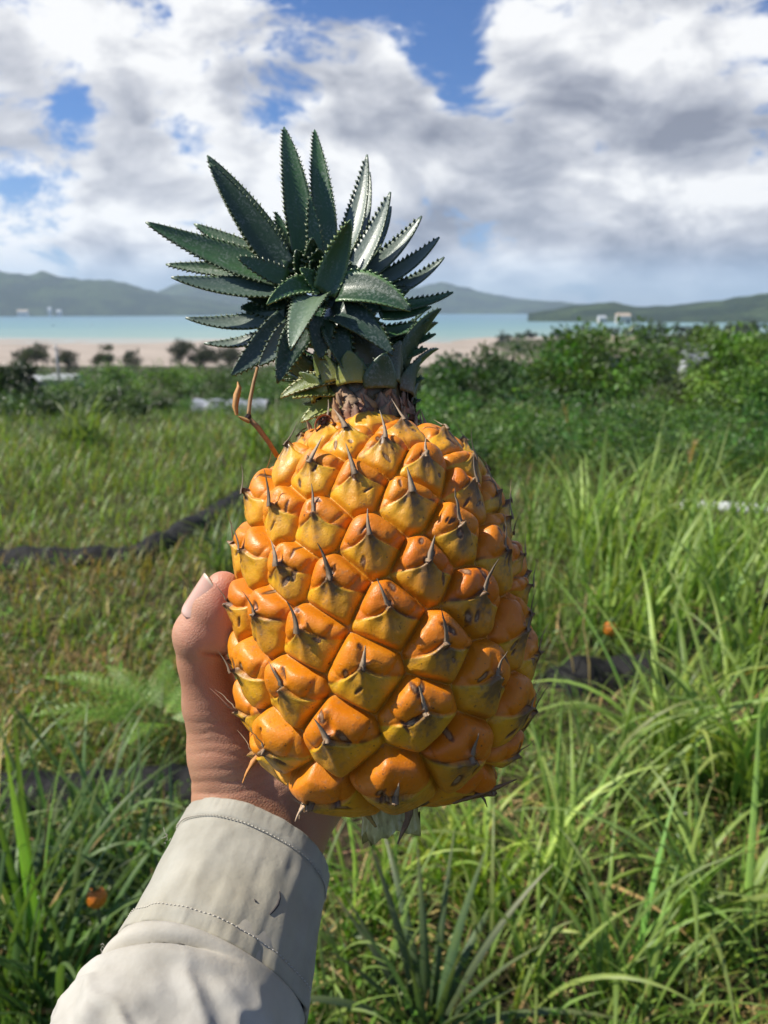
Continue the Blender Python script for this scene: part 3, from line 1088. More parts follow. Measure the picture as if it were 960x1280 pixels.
def build_bottom():
    # cut stalk with ragged pale fibres
    zb = _z[0]
    m, k, p, out = new_mat('cut_stalk')
    co = obj_co(k)
    st = k.vmath('MULTIPLY', co, (420, 420, 90))
    n = k.noise(st, 1.0, 4, 0.6)
    k.set(p.inputs['Base Color'], k.ramp(n, [(0.25, (0.18, 0.15, 0.05)), (0.5, (0.44, 0.42, 0.16)), (0.75, (0.66, 0.66, 0.42))]))
    p.inputs['Roughness'].default_value = 0.7
    k.set(p.inputs['Normal'], k.bump(n, 0.6, 0.001))
    c0 = to_fruit(cam(487, 1012, 0.284)); c0[2] = zb
    nn = 26
    ang = np.linspace(0, 2 * math.pi, nn, endpoint=False)
    r = np.random.default_rng(3)
    rows = []
    for t, rad in [(-0.006, 0.0120), (0.002, 0.0112), (0.006, 0.0108), (0.0095, 0.0116), (0.0115, 0.0112)]:
        jag = r.normal(0, 0.0022, nn) if t > 0.009 else np.zeros(nn)
        rows.append(np.stack([c0[0] + rad * np.cos(ang), c0[1] + rad * np.sin(ang), c0[2] - t + jag], -1))
    V = np.concatenate(rows + [np.array([[c0[0], c0[1], c0[2] - 0.0105]])])
    i = np.arange(4)[:, None] * nn; j = np.arange(nn)[None]; j2 = (j + 1) % nn
    F = np.stack([i + j, i + nn + j, i + nn + j2, i + j2], -1).reshape(-1, 4)
    T = np.stack([np.full(nn, len(V) - 1), 4 * nn + j2[0], 4 * nn + j[0]], -1)
    add_mesh('stalk', V, [F, T], m, pine)
    # withered flaps hanging under the lowest eyes
    flaps = [
        ([(392, 986, .272), (384, 1000, .269), (375, 1012, .270), (374, 1024, .274)], [10, 8, 5, 1], (0.52, 0.36, 0.22)),
        ([(420, 990, .268), (402, 995, .265), (386, 1004, .266), (374, 1014, .268), (369, 1027, .27)], [10, 10, 7, 4, 1], (0.55, 0.40, 0.27)),
        ([(515, 996, .268), (512, 1010, .266), (510, 1026, .268), (502, 1042, .270), (497, 1055, .272)], [14, 11, 7, 5, 2], (0.22, 0.145, 0.09)),
        ([(548, 990, .268), (530, 1000, .266), (514, 1006, .266), (505, 1012, .268)], [10, 14, 12, 6], (0.24, 0.16, 0.10)),
        ([(440, 992, .266), (458, 1000, .264), (480, 1000, .263), (500, 990, .262)], [9, 15, 16, 9], (0.34, 0.26, 0.17)),
        ([(440, 995, .270), (452, 1010, .268), (462, 1022, .27), (470, 1034, .272)], [8, 9, 7, 3], (0.32, 0.22, 0.06)),
        ([(566, 1004, .272), (592, 996, .270), (622, 984, .270), (646, 974, .272)], [4, 7, 6, 1.5], (0.24, 0.14, 0.08)),
        ([(600, 992, .272), (606, 1000, .271), (609, 1009, .272)], [4, 3, 1], (0.16, 0.09, 0.05)),
        ([(332, 938, .283), (318, 950, .279), (308, 966, .278), (303, 979, .279)], [8, 7, 4.5, 1.5], (0.55, 0.24, 0.06)),
        ([(340, 955, .276), (350, 972, .269), (358, 981, .268)], [9, 8, 4], (0.62, 0.30, 0.02)),
        ([(296, 888, .280), (286, 884, .278), (276, 873, .278), (262, 860, .279)], [5, 4, 3, 1], (0.42, 0.20, 0.12)),
    ]
    for pts, w, c in flaps:
        q = np.array([to_fruit(cam(*a)) for a in pts])
        tt = np.linspace(0, len(q) - 1, 14)
        q2 = np.stack([np.interp(tt, np.arange(len(q)), q[:, d]) for d in range(3)], -1)
        for _ in range(2):
            q2[1:-1] = (q2[:-2] + 2 * q2[1:-1] + q2[2:]) / 4
        wid = np.interp(tt, np.arange(len(q)), w) * 0.5 * 0.27 / FPX * (1 + 0.12 * r.normal(size=14))
        n = nrm(np.stack([q2[:, 0] * 0.6 + 0.01 * np.sin(tt * 2), np.full(14, -0.05), np.full(14, -0.02)], -1))
        V, F, T = ribbon(q2, wid, n, 0.16)
        cc = np.array(c) * np.exp(r.normal(0, 0.12, (len(V), 1)))
        add_mesh('withered_flap', V, F, sp_m, fruit, cc)


build_bottom()


# ---------------------------------------------------------------- crown of leaves
def crown_mat():
    m, k, p, out = new_mat('crown_leaf')
    a = k.attr('Col').outputs['Color']
    co = obj_co(k)
    n1 = k.noise(co, 900, 4, 0.65)
    n2 = k.noise(co, 130, 4, 0.6)
    n3 = k.noise(co, 2600, 2, 0.6)
    c = k.mix(k.maprange(n2, 0.3, 0.7, 0, 0.4), a, k.mix(1.0, a, (0.6, 0.75, 0.75), 'MULTIPLY'))
    bloom = k.math('MULTIPLY', k.maprange(n1, 0.47, 0.66), k.maprange(n2, 0.36, 0.62), clamp=True)
    c = k.mix(k.math('MULTIPLY', bloom, 0.34), c, (0.30, 0.34, 0.32))
    c = k.mix(k.maprange(n3, 0.72, 0.78, 0, 0.5), c, (0.45, 0.44, 0.40))
    k.set(p.inputs['Base Color'], c)
    k.set(p.inputs['Roughness'], k.maprange(n1, 0.3, 0.7, 0.30, 0.50))
    p.inputs['Specular IOR Level'].default_value = 0.55
    k.set(p.inputs['Normal'], k.bump(n1, 0.25, 0.0005))
    return m


CROWN_M = crown_mat()
k0 = 0.30 / FPX
AX0 = to_fruit(cam(455, 505, 0.316))


def crown_core():
    pts = np.array([to_fruit(cam(*q)) for q in [(456, 520, .318), (455, 490, .318), (450, 462, .318), (442, 425, .320), (430, 392, .322), (418, 370, .324)]])
    V, F, T = tube(pts, [0.0190, 0.0180, 0.0172, 0.0150, 0.0100, 0.002], 18)
    r_ = np.random.default_rng(2)
    c = np.tile(np.array([0.03, 0.05, 0.02]), (len(V), 1))
    c[:18 * 3] = (0.10, 0.08, 0.03)
    c[:18] = (0.24, 0.15, 0.06)
    return add_mesh('crown', V, [F, T], CROWN_M, pine, c)


crown = crown_core()
LF = np.random.default_rng(21)
FOCUS = to_fruit(cam(440, 200, 0.235))


def crown_leaf(base, tip, wpx, bow=0.12, bowdir=None, color=(0.020, 0.058, 0.022), edge=(0.055, 0.095, 0.032), flip=0.0, teeth=True, basecol=None, fold=0.20, hint=None):
    """base, tip in fruit axes; wpx full width in photo pixels"""
    base = np.asarray(base, float); tip = np.asarray(tip, float)
    L = np.linalg.norm(tip - base)
    mid = (base + tip) / 2
    hv = (FOCUS - mid) if hint is None else np.asarray(hint, float)
    d = nrm(tip - base)
    nor0 = nrm(hv - d * np.dot(hv, d))
    bd = nor0 if bowdir is None else nrm(bowdir)
    ctrl = mid + bd * bow * L
    n = max(10, int(L / 0.0022))
    t = np.linspace(0, 1, n + 1)[:, None]
    P = (1 - t) ** 2 * base + 2 * t * (1 - t) * ctrl + t ** 2 * tip
    tan = nrm(np.gradient(P, axis=0))
    nr_ = nrm(hv - tan * (tan @ hv)[:, None])
    side = np.cross(tan, nr_)
    tw = flip * t
    side, nr_ = side * np.cos(tw) + nr_ * np.sin(tw), nr_ * np.cos(tw) - side * np.sin(tw)
    tt = t[:, 0]
    w = wpx * k0 * 0.5 * (0.80 + 0.20 * np.clip(tt / 0.3, 0, 1)) * np.clip(1 - tt ** 1.9, 0, 1) ** 0.85 + 0.0002
    ac = np.linspace(-1, 1, 9)
    fo = fold * (1 - 0.35 * tt)[:, None]
    X = ac[None, :] * w[:, None]
    Yc = (np.abs(ac[None, :]) ** 1.6) * w[:, None] * fo * 1.6
    ripple = 0.02 * np.sin(ac * 9)[None] * w[:, None]
    V = P[:, None, :] + side[:, None, :] * X[..., None] + nr_[:, None, :] * (Yc + ripple)[..., None]
    m = n + 1
    i = np.arange(n)[:, None] * 9; j = np.arange(8)[None]
    F = np.stack([i + j, i + j + 1, i + 9 + j + 1, i + 9 + j], -1).reshape(-1, 4)
    C = np.tile(np.asarray(color, float), (m, 9, 1)) * np.exp(LF.normal(0, 0.05, (1, 9, 1)))
    ew = (np.abs(ac) > 0.95)[None, :, None]
    C = np.where(ew, np.asarray(edge, float), C)
    if basecol is not None:
        f = np.clip(1 - tt / 0.55, 0, 1)[:, None, None]
        C = C * (1 - f) + np.asarray(basecol, float) * f
    V = V.reshape(-1, 3); C = C.reshape(-1, 3)
    T = []
    tv, tc = [], []
    if teeth:
        off = len(V)
        for sgn, col_i in ((-1, 0), (1, 8)):
            step = 0.0023
            arc = np.concatenate([[0], np.cumsum(np.linalg.norm(np.diff(P, axis=0), axis=1))])
            pos = np.arange(0.12 * L, 0.97 * L, step)
            for s_ in pos:
                f = np.interp(s_, arc, np.arange(m))
                i0 = int(f); i1 = min(i0 + 1, m - 1); fr = f - i0
                e0 = V[i0 * 9 + col_i] * (1 - fr) + V[i1 * 9 + col_i] * fr
                s_ = s_ + LF.normal(0, 0.00035)
                sc = (0.5 + 0.5 * min(1, (1 - s_ / L) * 2.5)) * LF.uniform(0.45, 0.85)
                tdir = tan[i0]; sd = side[i0] * sgn; nn_ = nr_[i0]
                a = e0 - tdir * 0.00085 * sc - sd * 0.0002
                b = e0 + tdir * 0.00095 * sc - sd * 0.0002
                c = e0 + sd * 0.00125 * sc + tdir * 0.0013 * sc + nn_ * 0.0004 * sc
                tv += [a, b, c, e0 + nn_ * 0.0003 - sd * 0.0002]; tc += [edge, edge, (0.10, 0.11, 0.04), edge]
                T += [(off, off + 1, off + 2), (off, off + 2, off + 3), (off + 1, off + 3, off + 2)]
                off += 4
        V = np.concatenate([V, np.array(tv)]); C = np.concatenate([C, np.array(tc)])
    o = add_mesh('crown_leaf', V, [F, np.array(T)] if T else F, CROWN_M, crown, C)
    md = o.modifiers.new('thickness', 'SOLIDIFY')
    md.thickness = 0.0006
    md.offset = -1
    return o


def CL(tip, base, w, dt=0.0, db=0.0, **kw):
    """leaf given in the coordinates of a 2.4x close-up of the crown; dt, db depth offsets in mm"""
    def pt(q, d):
        return to_fruit(cam(180 + q[0] / 2.4, 150 + q[1] / 2.4, 0.314 + d * 0.001))
    return crown_leaf(pt(base, db), pt(tip, dt), w / 2.4 * 1.12, **kw)


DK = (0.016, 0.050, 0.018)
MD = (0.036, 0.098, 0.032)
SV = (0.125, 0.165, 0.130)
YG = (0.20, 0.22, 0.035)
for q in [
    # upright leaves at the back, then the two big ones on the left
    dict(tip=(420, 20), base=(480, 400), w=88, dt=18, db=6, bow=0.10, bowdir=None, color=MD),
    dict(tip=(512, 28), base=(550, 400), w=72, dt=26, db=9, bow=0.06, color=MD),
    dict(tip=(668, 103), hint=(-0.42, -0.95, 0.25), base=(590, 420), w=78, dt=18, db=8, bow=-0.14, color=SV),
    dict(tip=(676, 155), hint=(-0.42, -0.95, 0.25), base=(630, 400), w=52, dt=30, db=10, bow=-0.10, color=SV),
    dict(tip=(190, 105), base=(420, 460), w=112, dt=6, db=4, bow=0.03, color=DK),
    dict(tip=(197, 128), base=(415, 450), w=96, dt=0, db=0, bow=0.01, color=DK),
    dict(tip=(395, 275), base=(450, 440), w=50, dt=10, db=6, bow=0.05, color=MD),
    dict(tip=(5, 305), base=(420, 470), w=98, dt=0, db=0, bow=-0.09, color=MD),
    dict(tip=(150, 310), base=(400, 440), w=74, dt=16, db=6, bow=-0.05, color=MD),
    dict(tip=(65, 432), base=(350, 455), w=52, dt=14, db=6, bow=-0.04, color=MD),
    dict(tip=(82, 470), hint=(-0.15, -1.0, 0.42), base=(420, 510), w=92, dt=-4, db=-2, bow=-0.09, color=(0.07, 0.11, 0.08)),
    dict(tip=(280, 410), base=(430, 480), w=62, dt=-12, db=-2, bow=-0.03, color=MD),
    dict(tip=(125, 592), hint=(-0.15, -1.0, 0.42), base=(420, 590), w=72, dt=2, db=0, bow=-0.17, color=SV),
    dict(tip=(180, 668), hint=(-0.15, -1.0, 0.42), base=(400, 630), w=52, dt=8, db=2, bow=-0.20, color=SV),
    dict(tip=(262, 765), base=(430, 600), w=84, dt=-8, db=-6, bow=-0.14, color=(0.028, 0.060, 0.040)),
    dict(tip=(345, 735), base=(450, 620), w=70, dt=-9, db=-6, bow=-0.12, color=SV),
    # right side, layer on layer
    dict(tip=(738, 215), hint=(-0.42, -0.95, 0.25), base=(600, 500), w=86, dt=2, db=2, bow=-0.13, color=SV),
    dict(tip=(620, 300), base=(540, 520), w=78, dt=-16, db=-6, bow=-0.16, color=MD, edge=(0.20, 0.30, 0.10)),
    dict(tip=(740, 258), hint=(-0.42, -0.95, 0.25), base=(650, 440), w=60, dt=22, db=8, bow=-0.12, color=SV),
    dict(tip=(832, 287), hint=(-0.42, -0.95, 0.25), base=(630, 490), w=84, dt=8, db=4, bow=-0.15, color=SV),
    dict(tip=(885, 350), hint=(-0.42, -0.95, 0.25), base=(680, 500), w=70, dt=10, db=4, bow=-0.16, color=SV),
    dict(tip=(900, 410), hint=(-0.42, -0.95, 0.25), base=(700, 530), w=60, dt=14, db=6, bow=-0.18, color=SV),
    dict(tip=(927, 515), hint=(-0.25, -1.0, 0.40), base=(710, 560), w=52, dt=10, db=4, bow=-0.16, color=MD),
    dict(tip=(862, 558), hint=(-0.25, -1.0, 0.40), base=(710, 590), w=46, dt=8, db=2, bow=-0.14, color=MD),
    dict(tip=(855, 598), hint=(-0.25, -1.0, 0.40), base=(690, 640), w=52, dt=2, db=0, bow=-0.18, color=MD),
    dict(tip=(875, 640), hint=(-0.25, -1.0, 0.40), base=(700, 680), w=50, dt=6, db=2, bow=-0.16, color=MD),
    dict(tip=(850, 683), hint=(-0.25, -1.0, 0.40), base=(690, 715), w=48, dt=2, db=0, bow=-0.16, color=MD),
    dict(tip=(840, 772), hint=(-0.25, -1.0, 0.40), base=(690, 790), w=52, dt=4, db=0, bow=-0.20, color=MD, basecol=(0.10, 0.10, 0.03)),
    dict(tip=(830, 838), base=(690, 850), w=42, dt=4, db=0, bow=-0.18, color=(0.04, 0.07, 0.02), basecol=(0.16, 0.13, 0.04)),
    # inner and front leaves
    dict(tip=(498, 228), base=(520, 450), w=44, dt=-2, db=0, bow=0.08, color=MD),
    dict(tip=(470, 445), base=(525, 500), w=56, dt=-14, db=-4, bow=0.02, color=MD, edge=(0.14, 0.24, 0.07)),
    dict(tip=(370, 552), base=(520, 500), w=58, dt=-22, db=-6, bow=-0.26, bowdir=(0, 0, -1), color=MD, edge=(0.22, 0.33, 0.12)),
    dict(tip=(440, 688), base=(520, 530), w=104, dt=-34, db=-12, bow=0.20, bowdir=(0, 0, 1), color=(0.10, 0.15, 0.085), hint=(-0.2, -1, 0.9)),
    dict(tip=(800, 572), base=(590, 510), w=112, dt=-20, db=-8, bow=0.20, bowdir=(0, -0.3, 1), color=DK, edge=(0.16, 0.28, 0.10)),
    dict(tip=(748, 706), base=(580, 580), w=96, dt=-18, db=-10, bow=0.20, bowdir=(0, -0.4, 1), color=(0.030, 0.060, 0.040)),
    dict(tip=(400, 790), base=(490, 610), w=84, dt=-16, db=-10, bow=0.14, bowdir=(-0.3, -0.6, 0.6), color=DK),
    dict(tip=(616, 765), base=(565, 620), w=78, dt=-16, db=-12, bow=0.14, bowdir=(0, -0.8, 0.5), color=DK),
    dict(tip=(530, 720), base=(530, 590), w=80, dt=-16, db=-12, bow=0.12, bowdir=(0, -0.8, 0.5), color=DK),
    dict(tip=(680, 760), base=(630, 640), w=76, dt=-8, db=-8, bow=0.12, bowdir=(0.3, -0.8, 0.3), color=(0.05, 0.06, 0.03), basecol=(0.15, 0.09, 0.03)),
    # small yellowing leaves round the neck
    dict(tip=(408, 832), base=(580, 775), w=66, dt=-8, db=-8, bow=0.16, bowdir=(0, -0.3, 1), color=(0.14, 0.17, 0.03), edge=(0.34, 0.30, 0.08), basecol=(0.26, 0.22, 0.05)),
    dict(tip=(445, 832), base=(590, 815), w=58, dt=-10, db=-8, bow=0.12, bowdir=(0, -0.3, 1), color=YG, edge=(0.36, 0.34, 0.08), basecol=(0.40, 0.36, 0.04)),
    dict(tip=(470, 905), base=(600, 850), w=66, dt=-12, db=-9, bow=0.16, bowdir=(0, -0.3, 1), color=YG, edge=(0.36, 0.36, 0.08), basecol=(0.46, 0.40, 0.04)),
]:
    CL(**q)

# broad olive and brown leaf bases that wrap the stem under the rosette
for i in range(40):
    a = i * R(137.5) + 0.3
    lev = i / 40
    z0 = z_of_row(520) + (z_of_row(462) - z_of_row(520)) * lev
    rad = np.interp(lev, [0, 1], [0.0222, 0.0192])
    cx = np.array([AX0[0] - 0.003 * lev, AX0[1] + 0.001, 0])
    nn_ = np.array([math.cos(a), math.sin(a), 0])
    b_ = cx + nn_ * rad + np.array([0, 0, z0])
    if lev >= 0.35 and (nn_[1] < -0.15 or lev > 0.85):
        continue
    L = LF.uniform(0.012, 0.018) if lev < 0.35 else LF.uniform(0.020, 0.030)
    flare = LF.uniform(0.15, 0.45) if lev < 0.35 else LF.uniform(0.5, 1.1)
    tp = b_ + np.array([0, 0, 0.93]) * L + nn_ * L * flare + np.array([LF.normal(0, 0.002), 0, 0])
    cc = [(0.045, 0.075, 0.024), (0.055, 0.065, 0.024), (0.034, 0.070, 0.024), (0.036, 0.075, 0.028)][int(LF.integers(0, 4))]
    bc = [(0.20, 0.18, 0.05), (0.15, 0.10, 0.04), (0.12, 0.13, 0.04)][int(LF.integers(0, 3))] if lev < 0.35 else (0.06, 0.09, 0.03)
    if lev < 0.4 and nn_[0] < 0.1:
        cc, bc = (0.13, 0.17, 0.035), (0.34, 0.32, 0.05)
    crown_leaf(b_, tp, LF.uniform(42, 54), bow=0.10 if lev < 0.35 else -0.14, bowdir=nn_ * -1.0 if lev < 0.35 else np.array([0, 0, -1.0]) , color=cc, basecol=bc, hint=-nn_ * 0.6 + np.array([0, 0, 0.25 + 0.5 * lev]), fold=0.36)

# short inner leaves that fill the dark heart of the rosette
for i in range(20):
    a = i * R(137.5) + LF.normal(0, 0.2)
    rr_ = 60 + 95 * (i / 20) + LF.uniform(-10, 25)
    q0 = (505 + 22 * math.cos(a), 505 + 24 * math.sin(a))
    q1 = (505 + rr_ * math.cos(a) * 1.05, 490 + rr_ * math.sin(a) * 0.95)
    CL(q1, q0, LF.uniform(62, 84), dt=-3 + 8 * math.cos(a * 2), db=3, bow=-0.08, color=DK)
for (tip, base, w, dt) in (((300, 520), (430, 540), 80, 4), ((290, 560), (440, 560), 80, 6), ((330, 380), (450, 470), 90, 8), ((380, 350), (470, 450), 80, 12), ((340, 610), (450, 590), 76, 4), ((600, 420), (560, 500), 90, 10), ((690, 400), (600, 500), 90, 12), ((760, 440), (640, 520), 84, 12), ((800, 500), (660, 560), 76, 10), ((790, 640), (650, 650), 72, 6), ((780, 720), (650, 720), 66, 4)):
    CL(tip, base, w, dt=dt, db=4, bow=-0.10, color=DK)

# leaves on the far side of the crown
for i in range(22):
    lev = i / 21
    b = AX0 + np.array([LF.uniform(-0.010, 0.010) - 0.010 * lev, 0.010, 0.010 + 0.040 * lev])
    a = LF.uniform(0.15, 0.85) * math.pi
    el = R(-5 + 62 * lev + LF.normal(0, 8))
    L = LF.uniform(0.034, 0.056) * (0.8 + 0.4 * lev)
    tp = b + L * np.array([math.cos(a) * math.cos(el), math.sin(a) * math.cos(el), math.sin(el)])
    crown_leaf(b, tp, LF.uniform(28, 38), bow=-0.14, color=MD, hint=np.array([0, -0.2, 1.0]) - 0.3 * np.array([math.cos(a), math.sin(a), 0]))


def dry_stem():
    t = empty('withered_stalk', cam(345, 570, 0.300))
    tag(t, 'thin dry brown stalk caught beside the pineapple, sticking up left of its crown', 'dry stalk')
    o = np.array(t.location)
    main = np.array([cam(*q) for q in [(347, 571, .304), (336, 553, .302), (322, 534, .300), (312, 524, .299)]]) - o
    up = np.array([cam(*q) for q in [(311, 525, .299), (311, 514, .300), (313, 498, .302), (317, 478, .305), (322, 458, .308)]]) - o
    kn = np.array([cam(*q) for q in [(308.5, 528, .299), (310, 523, .299), (311.5, 518, .299)]]) - o
    V, F, T = join([tube(main, [0.0010, 0.0010, 0.0011, 0.0011], 8), tube(up, [0.0009, 0.0008, 0.0008, 0.0007, 0.0006], 8)])
    add_mesh('stem', V, [F, T], sp_m, t, np.tile([[0.36, 0.20, 0.075]], (len(V), 1)))
    V, F, T = tube(kn, [0.0009, 0.0016, 0.0009], 8)
    add_mesh('node', V, [F, T], sp_m, t, np.tile([[0.05, 0.025, 0.015]], (len(V), 1)))
    q = np.array([cam(*q) for q in [(312, 527, .298), (303, 523, .297), (297, 520, .297)]]) - o
    V, F, T = ribbon(q, [0.0009, 0.0007, 0.0002], np.tile([[0, -1, 0.3]], (3, 1)), 0.5)
    add_mesh('dry_leaf', V, F, sp_m, t, np.tile([[0.46, 0.26, 0.08]], (len(V), 1)))
    q = np.array([cam(*q) for q in [(296, 519, .297), (294, 508, .297), (296, 494, .298), (299, 484, .299), (297, 477, .300)]]) - o
    V, F, T = ribbon(q, [0.0006, 0.0012, 0.0014, 0.0010, 0.0002], np.tile([[0.3, -1, 0.1]], (5, 1)), 0.35)
    add_mesh('dry_leaf', V, F, sp_m, t, np.tile([[0.50, 0.25, 0.07]], (len(V), 1)))


dry_stem()


# ================================================================ person: left hand and sleeved forearm
def sd_cone(p, a, b, ra, rb):
    """tapered capsule (spheres of radius ra at a and rb at b, linear in between)"""
    a = np.asarray(a); b = np.asarray(b)
    ab = b - a
    t = np.clip(((p - a) @ ab) / (ab @ ab), 0, 1)
    return np.linalg.norm(p - a - t[..., None] * ab, axis=-1) - (ra + (rb - ra) * t)


def smin(a, b, k):
    h = np.clip(0.5 + 0.5 * (b - a) / k, 0, 1)
    return b + (a - b) * h - k * h * (1 - h)


def pr(r, D):
    return r * D / FPX


THUMB = [((277, 733), .300, 18), ((267, 757), .303, 27), ((251.5, 793), .307, 33.5), ((254, 826), .311, 30), ((266, 880), .317, 36), ((286, 938), .322, 50), ((304, 990), .326, 61), ((314, 1050), .326, 76)]


def hand_sdf(p):
    T = [(cam(u, v, D), pr(r, D)) for (u, v), D, r in THUMB]
    f = sd_cone(p, T[0][0], T[1][0], T[0][1], T[1][1])
    for i in range(1, len(T) - 1):
        f = smin(f, sd_cone(p, T[i][0], T[i + 1][0], T[i][1], T[i + 1][1]), 0.003)
    # pad of the thumb against the fruit, and the fold of flesh under it
    f = smin(f, sd_cone(p, cam(285, 742, .301), cam(283, 790, .305), pr(19, .30), pr(24, .305)), 0.006)
    # heel of the hand under the fruit
    heel = sd_cone(p, cam(338, 1026, .334), cam(390, 952, .350), pr(69, .334), pr(66, .35))
    heel = smin(heel, sd_cone(p, cam(390, 952, .350), cam(430, 880, .378), pr(62, .35), pr(48, .378)), 0.010)
    f = smin(f, heel, 0.004)
    # palm and fingers wrap round the far side of the fruit
    def wrap(psi, row, off):
        z = z_of_row(row)
        rad = float(np.interp(z, _pz[2:], _pr[2:])) + 0.004 + off
        a = math.pi - psi
        return FO + M3 @ np.array([rad * math.cos(a), rad * math.sin(a), z])
    wrist = cam(322, 1040, .335)
    palm = None
    fingers = None
    for row, psi0, L, rr in ((772, 1.18, 1.25, .0092), (824, 1.25, 1.36, .0094), (874, 1.25, 1.28, .0089), (918, 1.20, 1.08, .0080)):
        kn = wrap(psi0, row, rr + 0.001)
        mid = wrap(psi0 * 0.62, row + 40, 0.012)
        m_ = smin(sd_cone(p, cam(345, 985, .345), mid, .016, .0125), sd_cone(p, mid, kn, .0125, rr * 1.15), 0.008)
        palm = m_ if palm is None else smin(palm, m_, 0.010)
        prev, pr_ = kn, rr * 1.12
        for j, (fr, sc) in enumerate(((0.45, 1.0), (0.76, 0.92), (1.0, 0.78))):
            q = wrap(psi0 + L * fr, row - 6 * fr, rr * sc + 0.0005)
            s_ = sd_cone(p, prev, q, pr_, rr * sc)
            fingers = s_ if fingers is None else (np.minimum(fingers, s_) if j == 0 else smin(fingers, s_, 0.0012))
            prev, pr_ = q, rr * sc
    f = smin(f, palm, 0.010)
    f = smin(f, fingers, 0.004)
    # forearm inside the sleeve
    f = smin(f, sd_cone(p, cam(322, 1050, .329), cam(262, 1240, .272), .0265, .030), 0.012)
    f = smin(f, sd_cone(p, cam(262, 1240, .272), cam(60, 1620, .19), .030, .034), 0.01)
    return f


def creases(p):
    """skin folds across the base of the thumb, in camera pixels"""
    q = p - EYE
    D = q @ FWD
    u = 480 + FPX * (q @ RGT) / D
    v = 640 - FPX * (q @ UPV) / D
    w = v + 0.28 * (u - 260) + 8 * np.sin(u * 0.035) + 34 * (fnoise(np.stack([u * 0.022, v * 0.022, np.zeros_like(u)], -1), 2) - 0.45)
    mask = sstep(868, 900, v) * (1 - sstep(985, 1005, v)) * (1 - sstep(330, 365, u)) * (D < 0.34)
    m2 = sstep(806, 812, v) * (1 - sstep(824, 836, v)) * sstep(246, 258, u) * (1 - sstep(286, 292, u))
    saw = (np.abs(((w / 15.0) % 1.0) - 0.5) * 2) ** 4
    amp = 0.35 + 0.9 * fnoise(np.stack([u * 0.02, w * 0.074, np.ones_like(u)], -1), 2)
    ws = (v - 0.10 * (u - 262) - 817)
    patchy = sstep(0.36, 0.56, fnoise(np.stack([u * 0.018, v * 0.03, np.full_like(u, 4.0)], -1), 2))
    cr = 0.0019 * saw * mask * amp * (0.40 + 0.60 * patchy) * (0.30 + 0.70 * sstep(232, 268, u)) + 0.0013 * np.exp(-(ws / 2.2) ** 2) * m2
    m3 = sstep(772, 780, v) * (1 - sstep(806, 814, v)) * (1 - sstep(236, 262, u))
    cr = cr + 0.00028 * (np.abs(((v - 0.3 * u) / 7 % 1.0) - 0.5) * 2) ** 3 * m3
    return cr


def surface_nets(f, org, h):
    s = f < 0
    nx, ny, nz = f.shape
    cs = [s[i:nx - 1 + i, j:ny - 1 + j, k:nz - 1 + k] for i in (0, 1) for j in (0, 1) for k in (0, 1)]
    anyi = np.any(cs, axis=0); alli = np.all(cs, axis=0)
    act = anyi & ~alli
    I = np.argwhere(act)
    ids = np.full(act.shape, -1, np.int64)
    ids[act] = np.arange(len(I))
    acc = np.zeros((len(I), 3)); cnt = np.zeros(len(I))
    corners = [(i, j, k) for i in (0, 1) for j in (0, 1) for k in (0, 1)]
    for a in range(8):
        for b in range(a + 1, 8):
            d = [corners[b][q] - corners[a][q] for q in range(3)]
            if sum(abs(x) for x in d) != 1:
                continue
            fa = f[tuple((I + corners[a]).T)]; fb = f[tuple((I + corners[b]).T)]
            m = (fa < 0) != (fb < 0)
            t = np.where(m, fa / np.where(fa == fb, 1, fa - fb), 0)
            pt = I + np.array(corners[a]) + t[:, None] * np.array(d)
            acc[m] += pt[m]; cnt[m] += 1
    V = org + acc / cnt[:, None] * h
    Q = []
    for ax in range(3):
        sl0 = [slice(None)] * 3; sl1 = [slice(None)] * 3
        sl0[ax] = slice(0, -1); sl1[ax] = slice(1, None)
        diff = s[tuple(sl0)] != s[tuple(sl1)]
        E = np.argwhere(diff)
        o1, o2 = (ax + 1) % 3, (ax + 2) % 3
        ok = (E[:, o1] > 0) & (E[:, o2] > 0) & (E[:, o1] < f.shape[o1] - 1) & (E[:, o2] < f.shape[o2] - 1)
        E = E[ok]
        d1 = np.zeros(3, int); d1[o1] = 1
        d2 = np.zeros(3, int); d2[o2] = 1
        q = np.stack([ids[tuple((E - d1 - d2).T)], ids[tuple((E - d2).T)], ids[tuple(E.T)], ids[tuple((E - d1).T)]], -1)
        ins = s[tuple(E.T)]
        q[~ins] = q[~ins][:, ::-1]
        Q.append(q)
    Q = np.concatenate(Q)
    return V, Q[(Q >= 0).all(1)]


